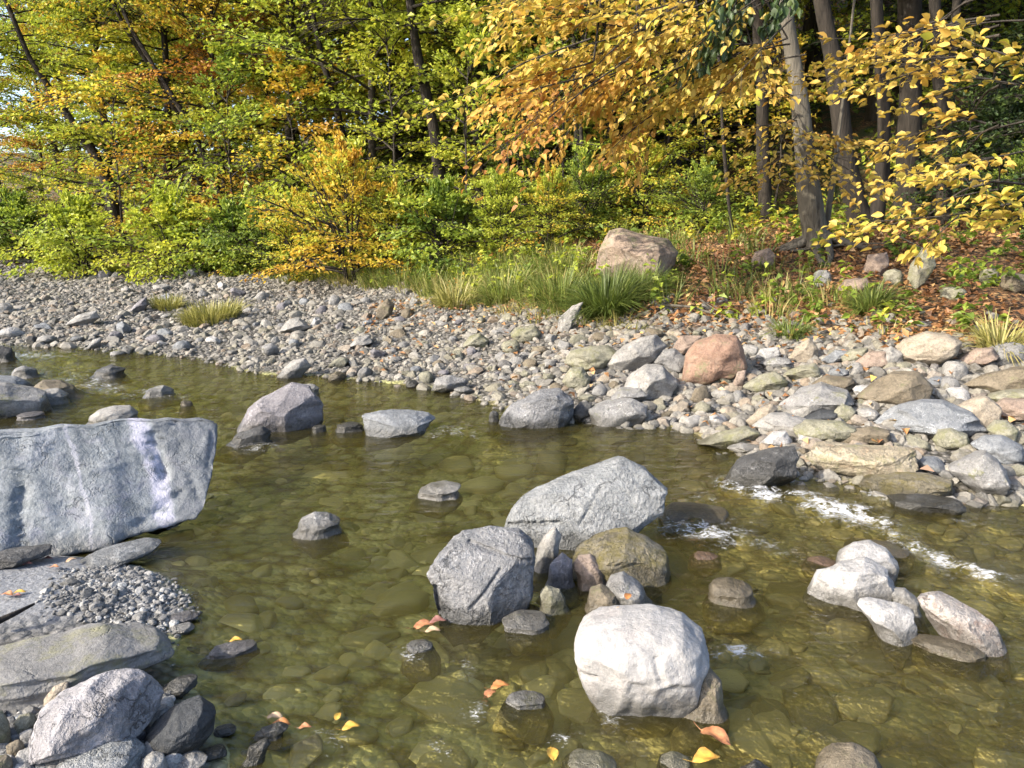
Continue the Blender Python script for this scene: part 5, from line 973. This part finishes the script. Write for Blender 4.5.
# a few leaves strewn over the cobbles
X = r.uniform(-2, 4.2, 2600); Y = np.interp(X, FAR[:, 0], FAR[:, 1]) + r.uniform(.2, 3.6, 2600); ok = r.rand(2600) < np.interp(Y - np.interp(X, FAR[:, 0], FAR[:, 1]), [0, 2.4, 3.4], [.05, .25, .7]); X, Y = X[ok], Y[ok]; n = len(X)
L = Leaves(); D = r.normal(size=(n, 3)); D[:, 2] *= .2; Nn = r.normal(size=(n, 3)) * .4; Nn[:, 2] += 1; L.add(np.stack([X, Y, terrain(X, Y) + .055], 1), D, Nn, r.uniform(.045, .09, n), np.clip(r.beta(2, 1.6, n), 0, 1))
tag(link('strewn_leaves', L.build('strewn_leaves', LM['litter'])), 'scattered brown leaves caught between the bank stones', 'fallen leaves', kind='stuff')
# low green plants on the bank
def herbs(n, x0, x1, dlo, dhi, seed, mat, leaf, label, name, thr=-.05):
    r = np.random.RandomState(seed); X = r.uniform(x0, x1, n); Y = np.interp(X, FAR[:, 0], FAR[:, 1]) + r.uniform(0, dhi * 1.4, n); _, df, _ = sdist(X, Y); lo = np.interp(X, [-9, -3, -1, 1, 3], [6.6, 5.6, 4.0, 2.5, 2.45]) + dlo
    pt = fbm(np.stack([X * .8, Y * .8, X * 0 + seed], 1), 3); ok = (df > lo) & (df < dhi) & (pt > thr); X, Y = X[ok], Y[ok]; Z = terrain(X, Y); L = Leaves(); wood = Bag()
    for x, y, z in zip(X, Y, Z):
        h = r.uniform(.06, .5) ; m = r.randint(6, 16); t = r.rand(m); az = r.rand(m) * 6.283; le = np.array([r.normal() * .1, r.normal() * .1, h]); P = np.array([x, y, z]) + t[:, None] * le
        D = np.stack([np.cos(az), np.sin(az), r.normal(size=m) * .3 - .1], 1); Nn = r.normal(size=(m, 3)) * .35; Nn[:, 2] += 1; L.add(P, D, Nn, leaf * r.uniform(.6, 1.3, m), np.clip(r.uniform(.1, .8) + r.normal(size=m) * .12, 0, 1))
    tag(link(name, L.build(name, mat)), label, 'plants', kind='stuff')
herbs(2600, -8, 7, 0, 9, 51, LM['green'],  .095, 'low green plants sprouting through the leaves', 'bank_undergrowth', .0)
herbs(2200, -9, 5, 3, 16, 52, LM['yellowgreen'], .1, 'yellow green undergrowth beneath the trees', 'forest_undergrowth', -.2)
herbs(2200, -12, 9, 5, 22, 53, LM['green'], .13, 'green undergrowth on the shaded slope', 'slope_undergrowth', -.3)
herbs(3000, -6, .9, -.5, 7.5, 54, LM['lime'], .085, 'weedy pale green plants along the edge of the cobble bar', 'edge_weeds', -.12)
herbs(900, -6, .9, -.8, 7.5, 55, LM['orange'], .055, 'rusty dry weeds along the edge of the cobble bar', 'dry_weeds', .12)
# grass
def blades(L, x, y, z, n, r, h, sp, tone, curl=.6):
    az = r.rand(n) * 6.283; rad = sp * np.sqrt(r.rand(n)); bx = x + np.cos(az) * rad; by = y + np.sin(az) * rad; hh = h * r.uniform(.6, 1.15, n); out = np.stack([np.cos(az), np.sin(az)], 1) * (r.uniform(.1, 1, n) * curl)[:, None]; wd = r.uniform(.0035, .006, n) * (1 + h)
    S = 4; t = np.linspace(0, 1, S); P = np.zeros((n, S, 3)); 
    for i, u in enumerate(t): P[:, i, :2] = np.stack([bx, by], 1) + out * (hh * u ** 1.7)[:, None]; P[:, i, 2] = z + hh * (u - .55 * np.linalg.norm(out, axis=1) * u ** 2.2)
    side = np.stack([-np.sin(az + r.normal(size=n)), np.cos(az + r.normal(size=n)), np.zeros(n)], 1); wt = np.array([1, .9, .6, .08])
    V = np.stack([P - side[:, None] * wd[:, None, None] * wt[None, :, None], P + side[:, None] * wd[:, None, None] * wt[None, :, None]], 2).reshape(-1, 3)
    Fc = np.array([[2 * i, 2 * i + 1, 2 * i + 3, 2 * i + 2] for i in range(S - 1)]); L.add(V, (Fc[None] + (np.arange(n) * 2 * S)[:, None, None]).reshape(-1, 4), np.repeat(np.clip(tone + r.normal(size=n) * .2, 0, 1), 2 * S))
def tuft(px, py, h, sp, n, label, mat='grass', tone=.45, curl=1.3):
    q = ground_hit(px, py); r = np.random.RandomState(int(px * 3 + py)); L = Bag(); blades(L, 0, 0, -.02, n, r, h, sp, tone, curl); v, f, a = L.get(); gzv = terrain(v[:, 0] + q[0], v[:, 1] + q[1]) - q[2]; v[:, 2] += gzv
    tag(link('grass_clump', mesh('grass_clump', v, f, LM[mat], True, dict(rnd=a)), tuple(q)), label, 'grass clump')
tuft(606, 318, .62, .20, 1100, 'large arching dark green grass clump hanging over the stones', 'grass', .3, 1.25)
tuft(560, 306, .5, .22, 500, 'bright green grass clump left of the large arching one', 'grass', .5)
tuft(505, 302, .5, .24, 500, 'yellow green grass clump at the brush edge', 'grass', .65)
tuft(455, 306, .45, .26, 350, 'straw tinted grass clump furthest left on the grassy bank', 'straw', .4)
tuft(640, 296, .42, .22, 700, 'green grass clump in front of the bank boulder', 'grass', .45)
tuft(212, 320, .32, .38, 1100, 'low yellowish grass tuft on the cobble bar', 'straw', .35, 1.0)
tuft(168, 308, .26, .22, 450, 'smaller yellowish grass tuft behind the low one on the bar', 'straw', .35, 1.0)
tuft(870, 312, .35, .14, 420, 'fresh green grass clump on the leafy bank under the roots', 'grass', .5)
tuft(1000, 352, .35, .14, 350, 'drying grass clump near the right edge below the plants', 'straw', .5, 1.4)
tuft(790, 335, .2, .14, 260, 'short grass patch above the triangular tan rock', 'grass', .5)
L = Bag(); r = np.random.RandomState(61)
for k in range(2200):
    x = r.uniform(-4.6, 3.6); y = np.interp(x, FAR[:, 0], FAR[:, 1]) + r.uniform(1.5, 9); _, d_, _ = sdist([x], [y]); lo = np.interp(x, [-9, -3, -1, 1, 3], [6.4, 5.3, 3.9, 2.5, 2.6])
    if d_[0] < lo - (.45 if x < 1 else 0) or d_[0] > lo + (2.6 if x < 1.3 else 3.5): continue
    if x > .9 and r.rand() < .86: continue
    blades(L, x, y, gz(x, y) - .02, 40, r, r.uniform(.12, .46), .24, r.uniform(.3, 1.0), 1.0)
L2 = Bag(); r = np.random.RandomState(62)
for k in range(230):
    x = r.uniform(-4.6, 1.3); d_ = np.interp(x, [-9, -3, -1, 1, 3], [6.4, 5.3, 3.9, 2.5, 2.6]) + r.uniform(-.55, 1.6); y = np.interp(x, FAR[:, 0], FAR[:, 1]) + d_ * 1.12
    blades(L2, x, y, gz(x, y) - .02, 30, r, r.uniform(.12, .3), .16, r.uniform(.1, .9), 1.7)
v, f, a = L2.get(); tag(link('dry_grass', mesh('dry_grass', v, f, LM['straw'], True, dict(rnd=a))), 'bent straw coloured grass at the edge of the stones', 'grass', kind='stuff')
v, f, a = L.get(); tag(link('bank_grass', mesh('bank_grass', v, f, LM['grass'], True, dict(rnd=a))), 'thin wild grass along the brush edge', 'grass', kind='stuff')

# ------------------------------------------------------------------ single fallen leaves
def one_leaf(px, py, size, col, label, z=None, yaw=0., name='fallen_leaf', tilt=.05):
    q = on_water(px, py, .012) if z is None else (ground_hit(px, py) + [0, 0, z] if z < 1 else at(px, py, z))
    n, m = 13, 7; t = np.linspace(0, 1, n); hw = .5 * .56 * np.sin(math.pi * np.clip(t, 0, 1) ** .85) ** .8 * (1 + .09 * np.sin(t * 40 + px)) * (1 + .12 * np.sin(t * 9 + py)); V = []
    for i in range(n):
        for j in range(m):
            s = (j / (m - 1) - .5) * 2; V.append([(t[i] - .5), s * hw[i], .16 * abs(s) ** 1.3 * hw[i] * 2 + .12 * math.sin(t[i] * 3) - .05 + .03 * math.sin(t[i] * 9 + s * 3)])
    size *= .7; V = np.array(V) * size; i = np.arange(n - 1)[:, None] * m + np.arange(m - 1)[None]; i = i.ravel(); Fc = np.stack([i, i + 1, i + m + 1, i + m], 1); b = Bag(); b.add(V, Fc); b.tube(np.array([[-.5, 0, -.03], [-.66, .03, .02], [-.8, .08, .06]]) * size, [.012 * size, .01 * size, .008 * size], 4); v, f, a = b.get()
    t_ = NT('leaf_' + col); C1, C2 = dict(yellow=((.4, .26, .045), (.3, .15, .03)), orange=((.32, .14, .045), (.2, .085, .03)), brown=((.32, .15, .07), (.2, .085, .04)), maroon=((.14, .06, .05), (.2, .1, .08)), cream=((.34, .25, .16), (.24, .15, .085)))[col]
    O = t_.coord(); n_ = t_.noise(O, 30, 4, .6); mm = t_.done(t_.principled(t_.mix(t_.mapr(n_, .4, .62), C1, C2), .5, t_.bump(n_, .3, .005)))
    return tag(link(name, mesh(name, v, f, mm), tuple(q), rot=(tilt, -tilt * .6, yaw)), label, 'leaf')
for a in [(338, 716, .055, 'yellow', 'upright yellow leaf of the pair floating at the bottom', None, 1.4), (351, 727, .085, 'yellow', 'larger yellow leaf of the pair floating at the bottom', None, .35), (552, 753, .085, 'yellow', 'yellow leaf hanging in the riffle below the white boulder', None, 1.7), (715, 742, .15, 'brown', 'curled pale brown leaf at the bottom right of the white boulder', .02, -.8), (706, 764, .13, 'yellow', 'yellow brown leaf under the curled brown one at the bottom', .02, .2),
          (236, 640, .07, 'yellow', 'thin yellow leaf on the low dark stone in the pool', None, .2), (232, 652, .06, 'cream', 'pale leaf edge wrapped on the low dark stone', None, .1), (275, 717, .08, 'cream', 'pale orange leaf streak in the shallows', None, -.1), (281, 724, .09, 'orange', 'sunken orange leaf under the pale streak', None, 0.), (305, 727, .06, 'brown', 'brown leaf right of the sunken orange one', None, .1),
          (424, 629, .13, 'brown', 'brown leaf wad caught beside the chunky boulder', .015, .4), (438, 626, .1, 'maroon', 'dark reddish leaf in the wad beside the chunky boulder', .022, .2), (433, 634, .09, 'cream', 'ochre leaf at the front of the wad', .015, .1), (500, 690, .1, 'orange', 'orange leaf draped on the small grey stone below', .015, .3), (490, 697, .08, 'brown', 'brown leaf beside the orange one on the small grey stone', .012, .8),
          (628, 596, .07, 'orange', 'orange leaf on the speckled rock behind the white boulder', 2.78, 1.2), (619, 610, .06, 'cream', 'pale leaf at the top edge of the white boulder', 2.44, .4),
          (20, 597, .07, 'yellow', 'yellow leaf on the mud at the left', .02, .3), (8, 599, .08, 'brown', 'brown leaf beside the yellow one on the mud', .02, -.2), (48, 563, .07, 'maroon', 'reddish dead leaf at the foot of the huge slab', .02, .3), (55, 571, .06, 'brown', 'brown dead leaf right of the reddish one', .02, 0.), (72, 566, .07, 'cream', 'dry pale leaf beside the slab foot', .03, .9), (18, 600, .05, 'maroon', 'dark leaf lying on the blue grey mud', .02, .2), (28, 568, .06, 'maroon', 'dark red leaf under the slab corner', .02, .4)]:
    one_leaf(*a)
twig('driftwood_stick', [on_water(-8, 624, .14), on_water(14, 614, .15), on_water(34, 604, .14)], .014, 'short dark stick lying on the mud above the long grey green boulder', 'dark')

# ------------------------------------------------------------------ light
SUN = Vector((-.76, -.42, .56)).normalized()
wd = bpy.data.worlds.new('World'); sc.world = wd; wd.use_nodes = True; nt = wd.node_tree; bg = nt.nodes['Background']
sky = nt.nodes.new('ShaderNodeTexSky'); sky.sky_type = 'NISHITA'; sky.sun_disc = False; sky.sun_elevation = math.asin(SUN.z); sky.sun_rotation = math.atan2(SUN.x, SUN.y); sky.altitude = 200; sky.air_density = .8; sky.dust_density = 3
nt.links.new(sky.outputs[0], bg.inputs[0]); bg.inputs[1].default_value = .15
sl = bpy.data.lights.new('sun', 'SUN'); sl.energy = 2.9; sl.angle = R(.8); sl.color = (1, .91, .77); so = bpy.data.objects.new('sun', sl); COL.objects.link(so); so.rotation_euler = (-SUN).to_track_quat('-Z', 'Y').to_euler()
sc.view_settings.view_transform = 'Standard'; sc.view_settings.look = 'None'; sc.view_settings.gamma = 1; sc.view_settings.exposure = 1.8; sc.view_settings.use_curve_mapping = False
sc.render.engine = 'CYCLES'; cy = sc.cycles; cy.max_bounces = 8; cy.diffuse_bounces = 4; cy.glossy_bounces = 3; cy.transmission_bounces = 4; cy.transparent_max_bounces = 8; cy.sample_clamp_indirect = 6; cy.use_denoising = True; cy.caustics_reflective = False; cy.caustics_refractive = False; cy.use_adaptive_sampling = True; cy.adaptive_threshold = .02
